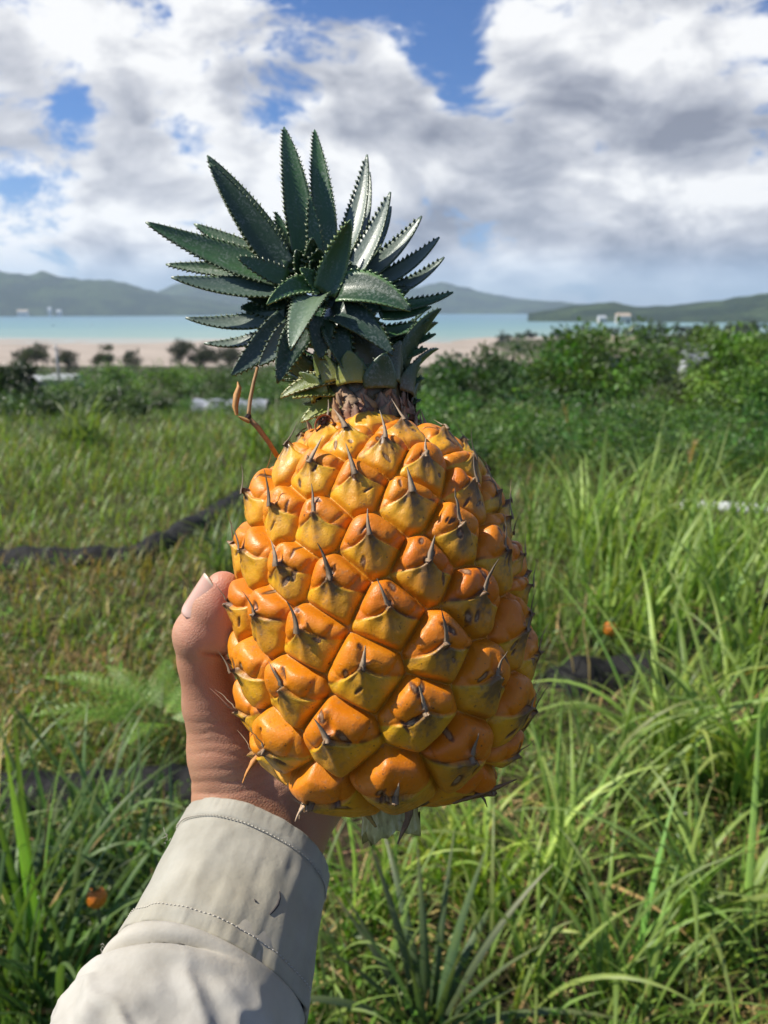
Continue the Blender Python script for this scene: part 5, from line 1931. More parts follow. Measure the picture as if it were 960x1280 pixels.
# (pixel of the foot, blades, length range, colour, label)
TUFTS = [
    ((930, 1010), 46, (0.55, 1.05), G_BRIGHT, 'big bright green tuft of broad arching grass at the right edge before the black sheeting', (0.010, 0.019)),
    ((842, 980), 40, (0.50, 0.95), G_BRIGHT, 'bright green arching grass tuft standing right beside the end of the black sheeting', (0.010, 0.018)),
    ((760, 1010), 30, (0.40, 0.75), (0.180, 0.260, 0.080), 'pale green grass tuft right of the pineapple base, drooping over the black sheeting', (0.008, 0.014)),
    ((700, 1120), 34, (0.35, 0.70), G_BRIGHT, 'leaning bright grass tuft below right of the pineapple', (0.007, 0.012)),
    ((880, 1180), 36, (0.45, 0.80), (0.150, 0.240, 0.045), 'grass tuft in the lower right corner with long blades crossing each other', (0.008, 0.014)),
    ((600, 1130), 36, (0.28, 0.55), (0.190, 0.310, 0.035), 'fresh yellow-green upright grass tuft just under the pineapple', (0.007, 0.012)),
    ((780, 1260), 30, (0.35, 0.60), G_MID, 'low darker grass tuft at the bottom edge right of centre', (0.006, 0.011)),
    ((640, 1240), 26, (0.30, 0.55), (0.160, 0.230, 0.050), 'grass tuft of thin curved blades at the bottom edge beside the pineapple plant', (0.006, 0.010)),
    ((960, 860), 44, (0.60, 1.10), (0.160, 0.260, 0.045), 'tall grass tuft cut by the right edge, behind the broad bright tuft', (0.010, 0.018)),
    ((800, 800), 44, (0.55, 1.00), (0.175, 0.280, 0.050), 'tall upright grass tuft behind the black sheeting on the right', (0.010, 0.018)),
    ((700, 790), 34, (0.45, 0.85), (0.130, 0.200, 0.050), 'soft grass tuft right behind the pineapple, beside dry stalks', (0.008, 0.014)),
    ((880, 760), 44, (0.60, 1.05), (0.165, 0.270, 0.050), 'tall grass tuft behind the tallest right tuft, below the white strip', (0.012, 0.020)),
    ((760, 715), 48, (0.65, 1.10), (0.180, 0.280, 0.055), 'large feathery grass tuft in front of the shrub thicket', (0.012, 0.020)),
    ((950, 715), 40, (0.60, 1.05), (0.160, 0.255, 0.050), 'grass tuft at the right edge just below the white strip', (0.012, 0.020)),
    ((690, 690), 36, (0.45, 0.85), (0.140, 0.215, 0.050), 'hazy green grass tuft behind the right shoulder of the pineapple', (0.010, 0.016)),
    ((840, 690), 46, (0.65, 1.15), (0.190, 0.290, 0.065), 'pale tall grass tuft below the seed plume, left of the white strip', (0.012, 0.022)),
    ((470, 1150), 34, (0.26, 0.48), (0.170, 0.290, 0.036), 'fresh green grass tuft under the pineapple stalk, right of the cuff', (0.006, 0.010)),
    ((425, 1250), 32, (0.26, 0.46), (0.110, 0.190, 0.034), 'green grass tuft close to the right side of the sleeve at the bottom', (0.006, 0.010)),
    ((560, 1090), 30, (0.24, 0.44), (0.260, 0.330, 0.040), 'yellowish grass tuft just right of the cut pineapple stalk', (0.008, 0.013)),
    ((40, 1290), 40, (0.50, 0.85), (0.040, 0.095, 0.022), 'dark green grass tuft with long arching blades in the lower left corner', (0.009, 0.016)),
    ((110, 1130), 34, (0.40, 0.72), (0.050, 0.110, 0.032), 'dark arching grass tuft left of the sleeve, over the left black sheeting', (0.008, 0.014)),
    ((190, 1150), 26, (0.30, 0.60), (0.042, 0.095, 0.030), 'blue-green grass tuft close beside the shirt cuff', (0.008, 0.013)),
    ((-30, 1120), 36, (0.45, 0.80), (0.055, 0.115, 0.030), 'arching grass tuft cut by the left edge beside the sheeting', (0.008, 0.014)),
    ((285, 720), 40, (0.40, 0.70), (0.075, 0.125, 0.050), 'drooping pale grass tuft behind the thumb, left of the pineapple', (0.010, 0.016)),
    ((100, 560), 60, (0.70, 1.30), (0.090, 0.140, 0.045), 'stand of tall reedy grass in the left field below the dark hedge', (0.018, 0.030)),
    ((340, 575), 40, (0.60, 1.10), (0.085, 0.150, 0.030), 'tall field grass clump left of the fruit top below the pale sheet', (0.015, 0.025)),
]
for i, (q, n, Lr, c, lab, Wr) in enumerate(TUFTS):
    b = hit(*q)
    far = np.linalg.norm(b - EYE) > 8
    mid_ = np.linalg.norm(b - EYE) > 3.6 and q[0] > 600
    tuft(lab, b, int(n * 1.9) if mid_ else int(n * 1.25), Lr, Wr, c, 100 + i, spread=0.35 if far else (0.26 if mid_ else 0.08 + 0.03 * (i % 3)), lean=(0.02, 0.35) if mid_ else (0.03, 0.45), bend=(0.2, 1.35) if mid_ else (0.4, 1.8))

# one young shoot rising on the far left, taller than the rest
tuft('single tall bright shoot rising above the grass near the left edge', hit(52, 1240), 5, (0.62, 0.80), (0.014, 0.019), (0.085, 0.200, 0.025), 171, spread=0.02, lean=(0.02, 0.10), bend=(0.10, 0.35), cat='grass shoot', name='grass_shoot', group=None)


def pineapple_plant(label, base, n, L, color, seed):
    r = np.random.default_rng(seed)
    t = empty('pineapple_plant', base)
    tag(t, label, 'pineapple plant', 'pineapple plants in the field')
    for i in range(n):
        a = np.array([i * R(137.5) + r.normal(0, 0.15)])
        lev = 1 - i / n
        B = np.array([[0.02 * math.cos(a[0]), 0.02 * math.sin(a[0]), -0.02]])
        V, F, C = blades(B, a, np.array([L * r.uniform(0.75, 1.1)]), np.array([r.uniform(0.020, 0.028)]), np.array([0.10 + 0.75 * lev * r.uniform(0.7, 1.1)]), np.array([r.uniform(0.15, 0.9)]), cols(1, color, 0.15, 0.05, r), seg=11, fold=0.32, power=1.3, tipcol=cols(1, (0.20, 0.18, 0.07), 0.1, 0.05, r))
        add_mesh('leaf', V, F, LEAF, t, C)


pineapple_plant('grey-green pineapple plant with stiff pointed leaves at the bottom centre', hit(535, 1290), 20, 0.46, (0.060, 0.105, 0.055), 61)
pineapple_plant('pineapple plant half hidden in grass left of the cuff', hit(215, 1190), 16, 0.40, (0.040, 0.080, 0.045), 62)
pineapple_plant('pineapple plant with dark stiff leaves at the left edge by the sheeting', hit(15, 1175), 16, 0.42, (0.045, 0.085, 0.045), 63)


# ---------------------------------------------------------------- black sheeting
def build_sheet(P, w, h, label, seed):
    r = np.random.default_rng(seed)
    t = np.linspace(0, len(P) - 1, 110)
    C = np.stack([np.interp(t, np.arange(len(P)), P[:, d]) for d in range(2)], -1)
    for _ in range(8):
        C[1:-1] = (C[:-2] + 2 * C[1:-1] + C[2:]) / 4
    tan = nrm(np.gradient(C, axis=0))
    nor = np.stack([-tan[:, 1], tan[:, 0]], -1)
    s = np.linspace(-1, 1, 40)
    en = np.sqrt(np.clip(np.minimum(np.arange(110), np.arange(110)[::-1]) / 14.0, 0.0, 1))[:, None]
    X = C[:, None, 0] + nor[:, None, 0] * s * w * (0.3 + 0.7 * en)
    Y = C[:, None, 1] + nor[:, None, 1] * s * w * (0.3 + 0.7 * en)
    hv = (0.35 + 1.1 * fnoise(np.stack([t * 3.1, t * 0 + seed, t * 0], -1), 2))[:, None]
    Z = ground_z(X, Y) - 0.015 - 0.05 * (1 - en) + h * hv * en * np.clip(1 - np.abs(s) ** 2.2, 0, 1)[None]
    q = np.stack([X * 9, Y * 9, Z * 9], -1)
    Z = Z + (fnoise(q, 4) - 0.45) * 0.075 * np.clip(1 - np.abs(s) ** 6, 0, 1)[None]
    V = np.stack([X, Y, Z], -1).reshape(-1, 3)
    i = np.arange(109)[:, None] * 40; j = np.arange(39)[None]
    F = np.stack([i + j, i + j + 1, i + 40 + j + 1, i + 40 + j], -1).reshape(-1, 4)
    base = V[len(V) // 2].copy()
    o = add_mesh('black_sheeting', V - base, F, SHEET_M)
    o.location = base
    tag(o, label, 'sheeting', 'ridges of black sheeting')
    md = o.modifiers.new('thickness', 'SOLIDIFY'); md.thickness = 0.003


SHEET_M, k_, p_, o_ = new_mat('black_polythene')
n_ = k_.noise(obj_co(k_), 14, 5, 0.65)
k_.set(p_.inputs['Base Color'], k_.ramp(n_, [(0.3, (0.006, 0.006, 0.0065)), (0.66, (0.014, 0.0135, 0.013)), (0.85, (0.06, 0.05, 0.035))]))
p_.inputs['Roughness'].default_value = 0.75
p_.inputs['Specular IOR Level'].default_value = 0.2
k_.set(p_.inputs['Normal'], k_.bump(n_, 0.7, 0.02))
build_sheet(MAT_PTS['a'], 0.18, 0.15, 'crumpled black sheeting over a low ridge across the left field, behind the thumb', 1)
build_sheet(MAT_PTS['b'], 0.15, 0.15, 'crumpled black sheeting right of the pineapple, half buried in arching grass', 2)
build_sheet(MAT_PTS['c'], 0.16, 0.10, 'black sheeting in shade under the dark grass left of the wrist', 3)


# ---------------------------------------------------------------- fern
def build_fern():
    b = hit(205, 945) + np.array([0, 0, 0.13])
    t = empty('fern', b)
    tag(t, 'bright green fern with spreading feathery fronds, left of the thumb', 'fern')
    r = np.random.default_rng(71)
    for i, (az, L, th0) in enumerate([(R(176), 0.42, 0.75), (R(158), 0.40, 0.85), (R(196), 0.40, 0.9), (R(140), 0.34, 0.8), (R(215), 0.34, 0.8), (R(100), 0.30, 0.8), (R(60), 0.24, 0.8), (R(20), 0.22, 0.9), (R(265), 0.26, 0.8)]):
        n = 17
        L *= 1.15
        tt = np.linspace(0, 1, n)
        th = th0 + 0.85 * tt ** 1.3
        st = L / (n - 1)
        P = np.zeros((n, 3))
        for q in range(1, n):
            P[q] = P[q - 1] + st * np.array([math.sin(th[q]) * math.cos(az), math.sin(th[q]) * math.sin(az), math.cos(th[q])])
        side = np.array([-math.sin(az), math.cos(az), 0])
        c = np.array([0.210, 0.390, 0.060]) * math.exp(r.normal(0, 0.12))
        Vs, Fs = [], []
        o = 0
        for q in range(4, n):
            f = tt[q]
            ln = 0.105 * (1 - f) ** 0.75 * min(1, (f / 0.2)) + 0.006
            tan = nrm(P[q] - P[q - 1])
            for sg in (-1, 1):
                dv = nrm(side * sg + tan * 0.55 - np.array([0, 0, 0.12]))
                up = np.cross(tan, side) * -1
                m = max(3, int(ln / 0.007))
                for z in range(m):
                    a0 = P[q] + dv * ln * (z + 0.2) / m
                    pl = 0.012 * (1 - (z / m)) ** 0.6 + 0.003
                    for s2 in (-1, 1):
                        d2 = nrm(tan * s2 + dv * 0.5)
                        w2 = dv * 0.0026
                        Vs += [a0, a0 + d2 * pl * 0.5 - w2, a0 + d2 * pl - np.array([0, 0, 0.002]), a0 + d2 * pl * 0.5 + w2]
                        Fs.append((o, o + 1, o + 2, o + 3)); o += 4
        V = np.array(Vs); C = np.tile(c, (len(V), 1)) * np.exp(r.normal(0, 0.1, (len(V), 1)))
        fr = add_mesh('frond', V, np.array(Fs), LEAF, t, C, smooth=False)
        V, F, T = tube(P, np.linspace(0.0024, 0.0006, n), 5)
        add_mesh('midrib', V, [F, T], GRASS, fr, np.tile([[0.12, 0.15, 0.04]], (len(V), 1)))


build_fern()


# ---------------------------------------------------------------- small fallen fruits
def small_fruit(label, loc, rad, seed):
    t = empty('small_pineapple', loc)
    tag(t, label, 'small pineapple', 'small orange fruits in the grass')
    n = 46
    ph, zz = np.meshgrid(np.linspace(0, 2 * math.pi, 72, endpoint=False), np.linspace(-1, 1, 48))
    P = np.stack([np.sqrt(np.clip(1 - zz ** 2, 0, 1)) * np.cos(ph), np.sqrt(np.clip(1 - zz ** 2, 0, 1)) * np.sin(ph), zz * 1.15], -1).reshape(-1, 3)
    i = np.arange(n)
    cz = -1 + (2 * i + 1) / n
    ce = np.stack([np.sqrt(1 - cz ** 2) * np.cos(i * R(137.5)), np.sqrt(1 - cz ** 2) * np.sin(i * R(137.5)), cz * 1.15], -1)
    d = np.sort(np.linalg.norm(P[:, None] - ce[None], axis=-1), 1)
    e = d[:, 1] - d[:, 0]
    V = P * rad * (1 + 0.13 * (1 - np.exp(-e / 0.10)))[:, None]
    c = np.array([0.60, 0.17, 0.012]) * (1 - 0.35 * np.exp(-e / 0.05))[:, None] + 0
    a = np.arange(47)[:, None] * 72; j = np.arange(72)[None]
    F = np.stack([a + j, a + (j + 1) % 72, a + 72 + (j + 1) % 72, a + 72 + j], -1).reshape(-1, 4)
    b = add_mesh('fruit', V, F, rind_small, t, c)
    r = np.random.default_rng(seed)
    m = 14
    B = np.tile([[0, 0, rad * 1.05]], (m, 1))
    V, F, C = blades(B, r.uniform(0, 6.28, m), r.uniform(0.8, 1.5, m) * rad, np.full(m, rad * 0.35), r.uniform(0.05, 0.8, m), r.uniform(0.2, 1.0, m), cols(m, (0.045, 0.08, 0.03), 0.2, 0.05, r), seg=6, fold=0.3)
    add_mesh('crown', V, F, LEAF, t, C)
    t.rotation_euler = (r.uniform(-0.15, 0.15), r.uniform(-0.15, 0.15), r.uniform(0, 6))
    gz = float(ground_z(loc[0], loc[1])) - loc[2]
    V, F, T = tube([(0, 0, gz - 0.02), (0.004, 0, gz * 0.5), (0, 0, -rad * 0.9)], [rad * 0.28, rad * 0.25, rad * 0.22], 8)
    add_mesh('stalk', V, [F, T], LEAF, t, np.tile([[0.10, 0.13, 0.04]], (len(V), 1)))
    return t


rind_small = bpy.data.materials['pineapple_rind']
b = hit(121, 1122)
small_fruit('small orange pineapple growing low in the dark grass left of the sleeve', EYE + (b - EYE) * 0.72, 0.018, 1)
b = hit(763, 786)
small_fruit('tiny orange fruit among dry stalks far behind the right side of the pineapple', EYE + (b - EYE) * 0.90, 0.030, 2)


# ---------------------------------------------------------------- dry stalks with seed heads
def dry_stalk(label, foot, top_px, plume, seed):
    b = hit(*foot)
    D = float((b - EYE) @ FWD)
    top = cam(top_px[0], top_px[1], D) - b
    t = empty('dry_stalk', b)
    tag(t, label, 'dry stalk', 'dry stalks standing in the grass')
    r = np.random.default_rng(seed)
    q = np.array([[0, 0, -0.02], top * 0.35 + r.normal(0, 0.01, 3), top * 0.7 + r.normal(0, 0.012, 3), top])
    V, F, T = tube(q, [0.005, 0.0045, 0.0035, 0.002], 6)
    add_mesh('stalk', V, [F, T], DRY, t, np.tile([[0.36, 0.28, 0.14]], (len(V), 1)))
    if plume:
        m = 130
        s = r.random(m)
        B = top * (0.72 + 0.28 * s)[:, None]
        V, F, C = blades(B, r.uniform(0, 6.28, m), 0.05 + 0.07 * r.random(m), np.full(m, 0.004), r.uniform(0.1, 0.5, m), r.uniform(0.3, 1.2, m), cols(m, (0.42, 0.34, 0.18), 0.2, 0.05, r), seg=3)
        add_mesh('seed_head', V, F, DRY, t, C)


dry_stalk('upright dry brown stalk left of the tall grass on the right', (738, 880), (733, 742), False, 1)
dry_stalk('second dry stalk leaning left beside the upright one', (722, 860), (700, 755), False, 2)
dry_stalk('thin pale dry stalk in front of the shrub thicket', (722, 590), (704, 506), True, 3)
dry_stalk('pale feathery seed plume leaning right above the tall grass', (835, 660), (868, 556), True, 4)


def at(u, d):
    """ground point at distance d along the column u of the photograph"""
    q = px_dir(u, 560)
    h = math.hypot(q[0], q[1])
    return on_ground(q[0] / h * d, q[1] / h * d)


# ---------------------------------------------------------------- white strip and pale sheet
def plain(name, c, rough=0.6, sc=8, var=0.25):
    m, k, p, out = new_mat(name)
    n = k.noise(obj_co(k), sc, 5, 0.6)
    c = np.asarray(c)
    k.set(p.inputs['Base Color'], k.ramp(n, [(0.3, tuple(c * (1 - var))), (0.7, tuple(np.minimum(c * (1 + var * 0.4), 0.9)))]))
    p.inputs['Roughness'].default_value = rough
    return m


WHITE = plain('white_plastic', (0.72, 0.73, 0.72), 0.45)
GREYW = plain('weathered_sheet', (0.34, 0.36, 0.40), 0.6, 2)
CONC = plain('pale_wall', (0.55, 0.53, 0.49), 0.8, 1.5)


def ground_strip(name, label, cat, a, b, w, h, mat, sag=0.02):
    A = hit(*a); B = hit(*b)
    n = 60
    t = np.linspace(0, 1, n)
    C = A + (B - A) * t[:, None]
    d = nrm((B - A)[:2]); nn = np.array([-d[1], d[0]])
    s = np.array([-1, -0.8, -0.3, 0.3, 0.8, 1.0]); hh = np.array([0, 0.8, 1, 1, 0.8, 0])
    X = C[:, None, 0] + nn[0] * s * w / 2; Y = C[:, None, 1] + nn[1] * s * w / 2
    Z = ground_z(X, Y) - 0.02 + h * hh + sag * (fnoise(np.stack([X * 2, Y * 2, X * 0], -1), 2)[:, :] - 0.45) * hh
    V = np.stack([X, Y, Z], -1).reshape(-1, 3)
    i = np.arange(n - 1)[:, None] * 6; j = np.arange(5)[None]
    F = np.stack([i + j, i + 6 + j, i + 6 + j + 1, i + j + 1], -1).reshape(-1, 4)
    o0 = V[len(V) // 2].copy()
    o = add_mesh(name, V - o0, F, mat)
    o.location = o0
    md = o.modifiers.new('thickness', 'SOLIDIFY'); md.thickness = 0.006
    tag(o, label, cat)


ground_strip('white_edging', 'low white edging strip behind the tall grass at the right edge', 'edging', (850, 634), (1080, 648), 0.16, 0.09, WHITE)


def build_pale_sheet():
    c = at(292, 37)
    r = np.random.default_rng(5)
    t = empty('low_tunnel', c)
    tag(t, 'low pale plastic covered tunnel half hidden in the grass, left of the pineapple neck', 'plastic tunnel')
    w, l, h = 1.7, 3.6, 0.72
    n, m = 24, 30
    ph = np.linspace(0, math.pi, n)
    xs = np.linspace(-l / 2, l / 2, m)
    X = np.broadcast_to(xs[:, None], (m, n)); Y = np.broadcast_to((np.cos(ph) * w / 2)[None], (m, n))
    Z = np.broadcast_to((np.sin(ph) ** 0.7 * h)[None], (m, n)) + 0.04 * np.sin(xs * 6.28)[:, None]
    V = np.stack([X, Y, Z - 0.05], -1).reshape(-1, 3)
    i = np.arange(m - 1)[:, None] * n; j = np.arange(n - 1)[None]
    F = np.stack([i + j, i + j + 1, i + n + j + 1, i + n + j], -1).reshape(-1, 4)
    add_mesh('cover', V, F, GREYW, t)
    for x in np.linspace(-l / 2 + 0.02, l / 2 - 0.02, 5):
        pts = np.stack([np.full(n, x), np.cos(ph) * (w / 2 + 0.02), np.sin(ph) ** 0.7 * (h + 0.02) - 0.05], -1)
        V, F, T = tube(pts, np.full(n, 0.016), 6)
        add_mesh('hoop', V, [F, T], CONC, t)


build_pale_sheet()


# ---------------------------------------------------------------- shrubs and trees
def at(u, d):
    """ground point at distance d along the column u of the photograph"""
    q = px_dir(u, 560)
    h = math.hypot(q[0], q[1])
    return on_ground(q[0] / h * d, q[1] / h * d)


def height_for(b, v):
    """height of a thing at b whose top shows at row v"""
    q = px_dir(480, v)
    d = math.hypot(b[0], b[1])
    return EYE[2] + q[2] / math.hypot(q[0], q[1]) * d - b[2]


TREES = [
    # u, dist, top row, width px, colour, kind, label, leaf size, leaves
    (725, 27, 402, 215, (0.070, 0.132, 0.022), 'bush', 'broad dense dark-leaved tree rising behind the shrub thicket, right of the crown', 0.17, 7000),
    (588, 24, 424, 160, (0.034, 0.081, 0.022), 'bush', 'dark green shrub tree just right of the pineapple crown', 0.14, 4500),
    (655, 33, 416, 120, (0.040, 0.090, 0.025), 'bush', 'dark shrub tree between the crown shrub and the broad tree', 0.15, 3500),
    (915, 16, 402, 160, (0.085, 0.163, 0.028), 'bush', 'tall light-topped bush near the right edge', 0.09, 7000),
    (985, 13, 430, 150, (0.085, 0.171, 0.034), 'bush', 'leafy bush cut by the right edge, below the light-topped bush', 0.08, 5000),
    (862, 22, 455, 110, (0.062, 0.096, 0.031), 'bush', 'brownish green bush left of the tall light-topped bush', 0.10, 4000),
    (540, 15, 505, 130, (0.050, 0.132, 0.028), 'bush', 'mid green bush behind the right shoulder of the pineapple', 0.08, 4000),
    (10, 48, 440, 84, (0.020, 0.038, 0.012), 'bush', 'dark rounded tree cut by the left edge, beside the white-roofed house', 0.22, 6000),
    (35, 26, 482, 190, (0.040, 0.070, 0.025), 'bush', 'dark low hedge bush on the left below the house', 0.10, 4500),
    (165, 24, 494, 115, (0.037, 0.065, 0.022), 'bush', 'small dark bush in the left field, right of the dark hedge', 0.10, 3000),
    (160, 95, 446, 95, (0.090, 0.186, 0.034), 'bush', 'bright green bush right of the utility pole', 0.30, 3000),
    (52, 120, 470, 45, (0.085, 0.163, 0.034), 'bush', 'small green bush in front of the house, left of the utility pole', 0.34, 1500),
    (230, 80, 453, 110, (0.096, 0.178, 0.040), 'bush', 'wide yellow-green bush below the grey feathery trees, left of the crown', 0.26, 3500),
    (285, 60, 458, 100, (0.059, 0.109, 0.031), 'bush', 'darker green bush under the left crown leaves', 0.20, 3000),
    (120, 62, 465, 130, (0.078, 0.143, 0.034), 'bush', 'low green bush at the far edge of the left field', 0.20, 2600),
    (345, 46, 462, 110, (0.078, 0.155, 0.034), 'bush', 'green bush behind the dry stalk left of the crown stem', 0.16, 3000),
    (345, 90, 455, 90, (0.078, 0.143, 0.034), 'bush', 'distant green bush peeping out left of the crown stem', 0.26, 2000),
    (60, 265, 425, 34, (0.050, 0.058, 0.040), 'feather', 'grey feathery tree against the sand behind the white roof', 0.42, 900),
    (40, 268, 432, 26, (0.050, 0.058, 0.040), 'feather', 'small grey feathery tree, leftmost against the sand', 0.42, 600),
    (97, 262, 432, 28, (0.050, 0.058, 0.040), 'feather', 'grey feathery tree just right of the utility pole', 0.42, 700),
    (141, 258, 430, 28, (0.048, 0.058, 0.038), 'feather', 'round-topped grey feathery tree midway between pole and crown', 0.42, 700),
    (176, 250, 433, 26, (0.044, 0.054, 0.036), 'feather', 'thin grey feathery tree with a split top', 0.40, 600),
    (238, 235, 421, 34, (0.040, 0.050, 0.034), 'feather', 'tall dark feathery tree left of the pineapple crown', 0.40, 1100),
    (262, 238, 428, 34, (0.034, 0.044, 0.030), 'feather', 'dense dark feathery tree behind the lower left crown leaves', 0.40, 1100),
    (294, 232, 430, 36, (0.034, 0.044, 0.030), 'feather', 'feathery tree hidden behind the lowest left crown leaf', 0.40, 900),
    (718, 230, 392, 34, (0.028, 0.046, 0.025), 'bush', 'tall dark tree on the wooded point, against the water', 0.55, 1300),
    (752, 250, 404, 40, (0.031, 0.053, 0.028), 'bush', 'round dark tree on the wooded point beside the tan clearing', 0.55, 1000),
    (695, 200, 408, 34, (0.031, 0.053, 0.028), 'bush', 'dark tree at the tip of the wooded point', 0.5, 1000),
]
for i, (u, d, v, wpx, c, kind, lab, sz, nl) in enumerate(TREES):
    b = at(u, d)
    h = max(0.8, height_for(b, v))
    w = wpx / FPX * d * 1.03
    if kind == 'bush':
        c = tuple(np.array(c) * (1.15 if u > 800 else 1.0))
        tree('bush' if h < 3.2 else 'leafy_tree', lab, 'bush' if h < 3.2 else 'tree', b, h, w, c, 300 + i, leaves=nl, size=sz, trunk_h=0.12, depth=w * 0.8, clumps=30, lobes=7, crad=0.17)
    else:
        tree('feathery_tree', lab, 'tree', b, h, w, c, 300 + i, leaves=nl * 3, size=sz * 2.0, trunk_h=0.2, depth=w, clumps=26, aspect=6, lobes=6, droop=-1.2, crad=0.16, group='grey feathery trees by the beach')


def build_undergrowth():
    """the soft thicket of saplings behind the tall grass reads as one mass"""
    r = np.random.default_rng(90)
    P, cr = [], []
    spots = []
    for _ in range(150):
        u = r.uniform(500, 1010)
        d = r.uniform(8.2, 14.5)
        b = at(u, d)
        spots.append((b, max(0.35, height_for(b, r.uniform(468, 566)) - 0.12)))
    for _ in range(90):
        u = r.uniform(-60, 380)
        d = r.uniform(28, 60)
        b = at(u, d)
        spots.append((b, max(0.4, height_for(b, r.uniform(482, 518)))))
    for _ in range(150):
        u = r.uniform(-80, 420)
        d = r.uniform(60, 330)
        b = at(u, d)
        spots.append((b, max(0.8, height_for(b, r.uniform(458, 482)))))
    for _ in range(70):
        b = at(r.uniform(-80, 430), r.uniform(150, 330))
        spots.append((b, max(1.5, height_for(b, r.uniform(442, 464)))))
    Vs, Fs, Cs, off = [], [], [], 0
    for q, (b, h) in enumerate(spots):
        dist = np.linalg.norm(b)
        sc = np.interp(dist, [8, 16, 60, 300], [1.0, 1.15, 2.6, 7.0])
        m = 8
        wd = 0.24 * sc
        c = b + np.stack([r.normal(0, wd, m), r.normal(0, wd, m), h * (0.20 + 0.80 * r.random(m))], -1)
        base = np.array([(0.058, 0.140, 0.026), (0.095, 0.185, 0.034), (0.030, 0.080, 0.018), (0.070, 0.125, 0.034)][r.integers(0, 4)]) * (0.6 if dist > 140 else 0.85 if dist > 20 else 1.0)
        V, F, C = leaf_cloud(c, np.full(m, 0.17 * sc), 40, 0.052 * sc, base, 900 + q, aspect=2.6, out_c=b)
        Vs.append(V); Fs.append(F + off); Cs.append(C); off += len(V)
    tag(add_mesh('undergrowth', np.concatenate(Vs), np.concatenate(Fs), LEAF, None, np.concatenate(Cs), smooth=False), kind='stuff')


build_undergrowth()


def build_forest():
    """trees on the wooded point and along the slope, far off: one mass"""
    r = np.random.default_rng(95)
    Vs, Fs, Cs, off = [], [], [], 0
    n = 0
    while n < 420:
        if r.random() < 0.75:
            x, y = r.uniform(90, 620), r.uniform(330, 720)
            hd = ((x - 300) / 260) ** 2 + ((y - 560) / 170) ** 2
            if hd > 1.6 or ground_z(x, y) < -28.0:
                continue
            hgt = r.uniform(5, 10); sz = 1.3
        else:
            d = r.uniform(90, 300); a = R(r.uniform(8, 32))
            x, y = d * math.sin(a), d * math.cos(a)
            hgt = r.uniform(3, 6.5); sz = 0.7
        b = on_ground(x, y)
        m = 8
        w = hgt * 0.42
        c = b + np.stack([r.normal(0, w * 0.5, m), r.normal(0, w * 0.5, m), hgt * (0.3 + 0.65 * r.random(m))], -1)
        V, F, C = leaf_cloud(c, np.full(m, w * 0.42), 26, sz, (0.028, 0.048, 0.022) if r.random() < 0.8 else (0.06, 0.095, 0.035), 5000 + n, aspect=1.7, out_c=b)
        Vs.append(V); Fs.append(F + off); Cs.append(C); off += len(V)
        n += 1
    tag(add_mesh('forest', np.concatenate(Vs), np.concatenate(Fs), LEAF, None, np.concatenate(Cs), smooth=False), kind='stuff')


build_forest()


# ---------------------------------------------------------------- buildings, pole, clearing, boats
def house(name, label, cat, u, d, v_top, wpx, depth, wall_c, roof_c, rz=0.0, gable=0.35, group=None, base_z=None):
    b = at(u, d)
    if base_z is not None:
        b[2] = base_z
    h = height_for(b, v_top)
    w = wpx / FPX * d
    t = empty(name, b)
    t.rotation_euler = (0, 0, rz)
    tag(t, label, cat, group)
    hw = h * (1 - gable)
    V, F, T = box((0, 0, hw / 2 - 0.3), (w * 0.92, depth * 0.9, hw + 0.6))
    wall = add_mesh('wall', V, F, wall_c, t, smooth=False)
    e = 0.16
    V = np.array([[-w / 2, -depth / 2, hw - .05], [w / 2, -depth / 2, hw - .05], [w / 2, depth / 2, hw - .05], [-w / 2, depth / 2, hw - .05], [-w / 2, 0, h], [w / 2, 0, h],
                  [-w / 2, -depth / 2, hw - .05 - e], [w / 2, -depth / 2, hw - .05 - e], [w / 2, depth / 2, hw - .05 - e], [-w / 2, depth / 2, hw - .05 - e]])
    F = np.array([[0, 1, 5, 4], [2, 3, 4, 5], [6, 7, 1, 0], [8, 9, 3, 2], [6, 9, 8, 7]])
    T = np.array([[0, 4, 3], [1, 2, 5]])
    F2 = np.array([[6, 0, 3, 9], [7, 8, 2, 1]])
    add_mesh('roof', V, [F, F2, T], roof_c, t, smooth=False)
    nw = 3
    for q in range(nw):
        x = (-0.5 + (q + 0.5) / nw) * w * 0.85
        V, F, T = box((x, -depth * 0.45 - 0.03, hw * 0.5), (w * 0.14, 0.10, hw * 0.42))
        add_mesh('window', V, F, GLASS, t, smooth=False)
    return t


GLASS = plain('window_glass', (0.05, 0.06, 0.07), 0.15)
ROOFW = plain('pale_roof', (0.66, 0.67, 0.67), 0.5, 0.6)
ROOFG = plain('grey_roof', (0.40, 0.42, 0.43), 0.6, 0.6)
GREYD = plain('dull_grey_roof', (0.22, 0.24, 0.25), 0.7, 0.6)
TAN = plain('tan_roof', (0.46, 0.36, 0.26), 0.8, 0.6)

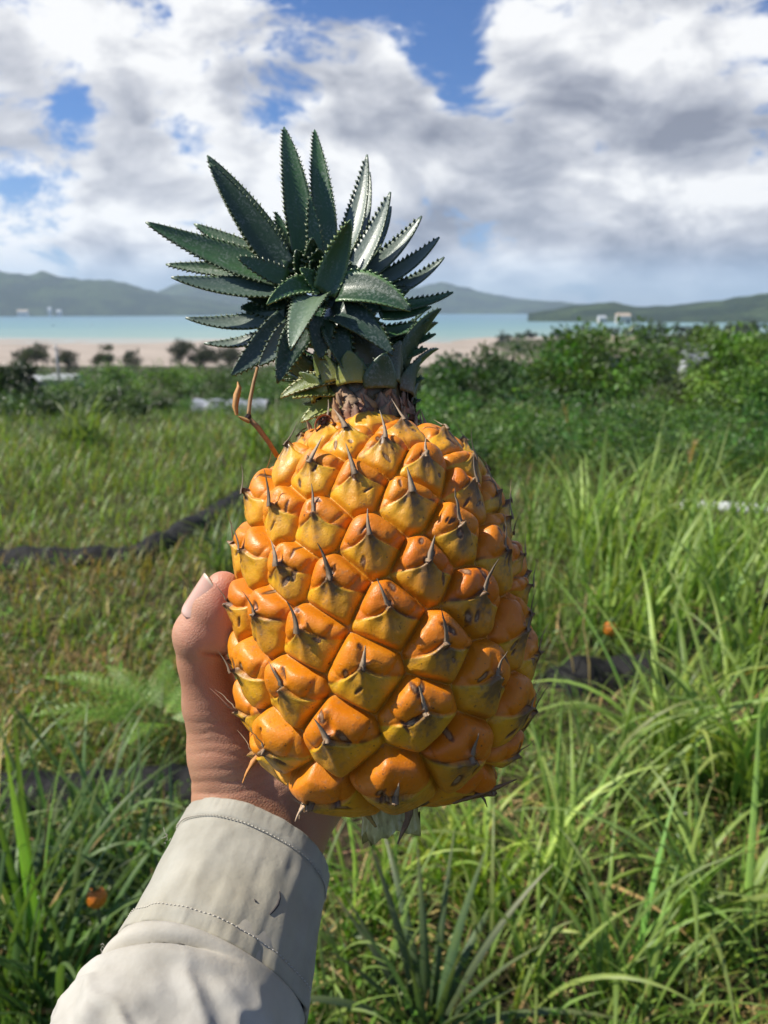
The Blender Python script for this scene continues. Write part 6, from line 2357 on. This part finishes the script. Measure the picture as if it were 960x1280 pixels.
house('house', 'low white-roofed house among bushes by the left edge', 'house', 45, 205, 461, 50, 9, CONC, ROOFW, R(8))
house('house', 'small pale grey-roofed outbuilding just right of the utility pole', 'house', 93, 200, 461, 34, 6, CONC, ROOFG, R(-14))
for (u, d, v, w, lab, rc) in [
    (50, 3480, 387, 12, 'small reddish building on the far shore near the left edge', TAN),
    (82, 3490, 384, 3.5, 'tiny white building on the far shore, higher of the two', ROOFG),
    (93, 3485, 387, 5, 'tiny white building on the far shore, lower right of the two', ROOFG),
    (765, 1750, 391, 16, 'pale long building on the shore beyond the wooded point', TAN),
    (740, 1780, 394, 9, 'pale small building on the shore left of the long building', ROOFG),
]:
    house('far_building', lab, 'building', u, d, v, w, 14 if d > 3000 else 20, CONC, rc, 0.0, 0.3, group='small buildings on the far shore', base_z=SEA_Z + 0.3)


def build_pole():
    b = at(84, 190)
    h = height_for(b, 427)
    t = empty('utility_pole', b)
    tag(t, 'grey concrete utility pole between the house and the outbuilding', 'utility pole')
    V, F, T = tube([(0, 0, -0.5), (0, 0, h)], [0.36, 0.26], 10)
    add_mesh('pole', V, [F, T], CONC, t)
    V, F, T = box((0, -0.3, h - 1.0), (2.2, 0.16, 0.16))
    add_mesh('cross_arm', V, F, ROOFG, t, smooth=False)


build_pole()
house('shed', 'long tan-roofed shed in the trees right of the broad dark tree', 'shed', 760, 235, 418, 50, 9, CONC, TAN, R(5), 0.45)
house('greenhouse', 'low grey greenhouse roof among dark trees on the right', 'greenhouse', 855, 225, 426, 24, 8, ROOFG, GREYD, R(-6), 0.4)


def boat(label, u, d, seed):
    q = px_dir(u, 560); h = math.hypot(q[0], q[1])
    t = empty('boat', (q[0] / h * d, q[1] / h * d, SEA_Z))
    tag(t, label, 'boat', 'small dark boats on the bay')
    n = 14
    s = np.linspace(-1, 1, n)
    w = 1.1 * (1 - np.clip(s, 0, 1) ** 2.2) * (1 - 0.25 * np.clip(-s, 0, 1)) + 0.03
    rows = [np.stack([s * 4, w * a, np.full(n, z) + 0.25 * np.clip(s, 0, 1) ** 2 * (z > 0)], -1) for a, z in ((-0.55, -0.2), (-1, 0.75), (-0.86, 0.75), (-0.5, 0.15), (0.5, 0.15), (0.86, 0.75), (1, 0.75), (0.55, -0.2))]
    V = np.stack(rows, 1).reshape(-1, 3)
    i = np.arange(n - 1)[:, None] * 8; j = np.arange(8)[None]
    F = np.stack([i + j, i + (j + 1) % 8, i + 8 + (j + 1) % 8, i + 8 + j], -1).reshape(-1, 4)
    add_mesh('hull', V, F, ROOFG, t)
    V, F, T = box((-0.6, 0, 1.3), (2.0, 1.3, 1.3))
    add_mesh('cabin', V, F, WHITE, t, smooth=False)
    t.rotation_euler = (0, 0, 0.3 * seed)


boat('small dark boat on the pale water left of the bay', 84, 1560, 1)
boat('small dark boat on the water nearer the crown', 131, 1560, -1)


# ---------------------------------------------------------------- haze over the bay
def build_haze():
    V, F, T = box((0, 2600, 130), (9000, 7200, 352))
    m = bpy.data.materials.new('haze')
    m.use_nodes = True
    t = m.node_tree
    t.nodes.clear()
    k = NT(t)
    out = k.n('ShaderNodeOutputMaterial')
    v = k.n('ShaderNodeVolumePrincipled')
    v.inputs['Color'].default_value = (0.72, 0.84, 1.0, 1)
    v.inputs['Density'].default_value = HAZE
    v.inputs['Anisotropy'].default_value = 0.1
    t.links.new(v.outputs[0], out.inputs['Volume'])
    tag(add_mesh('haze', V, F, m, smooth=False), kind='stuff')


HAZE = 0.00009
build_haze()
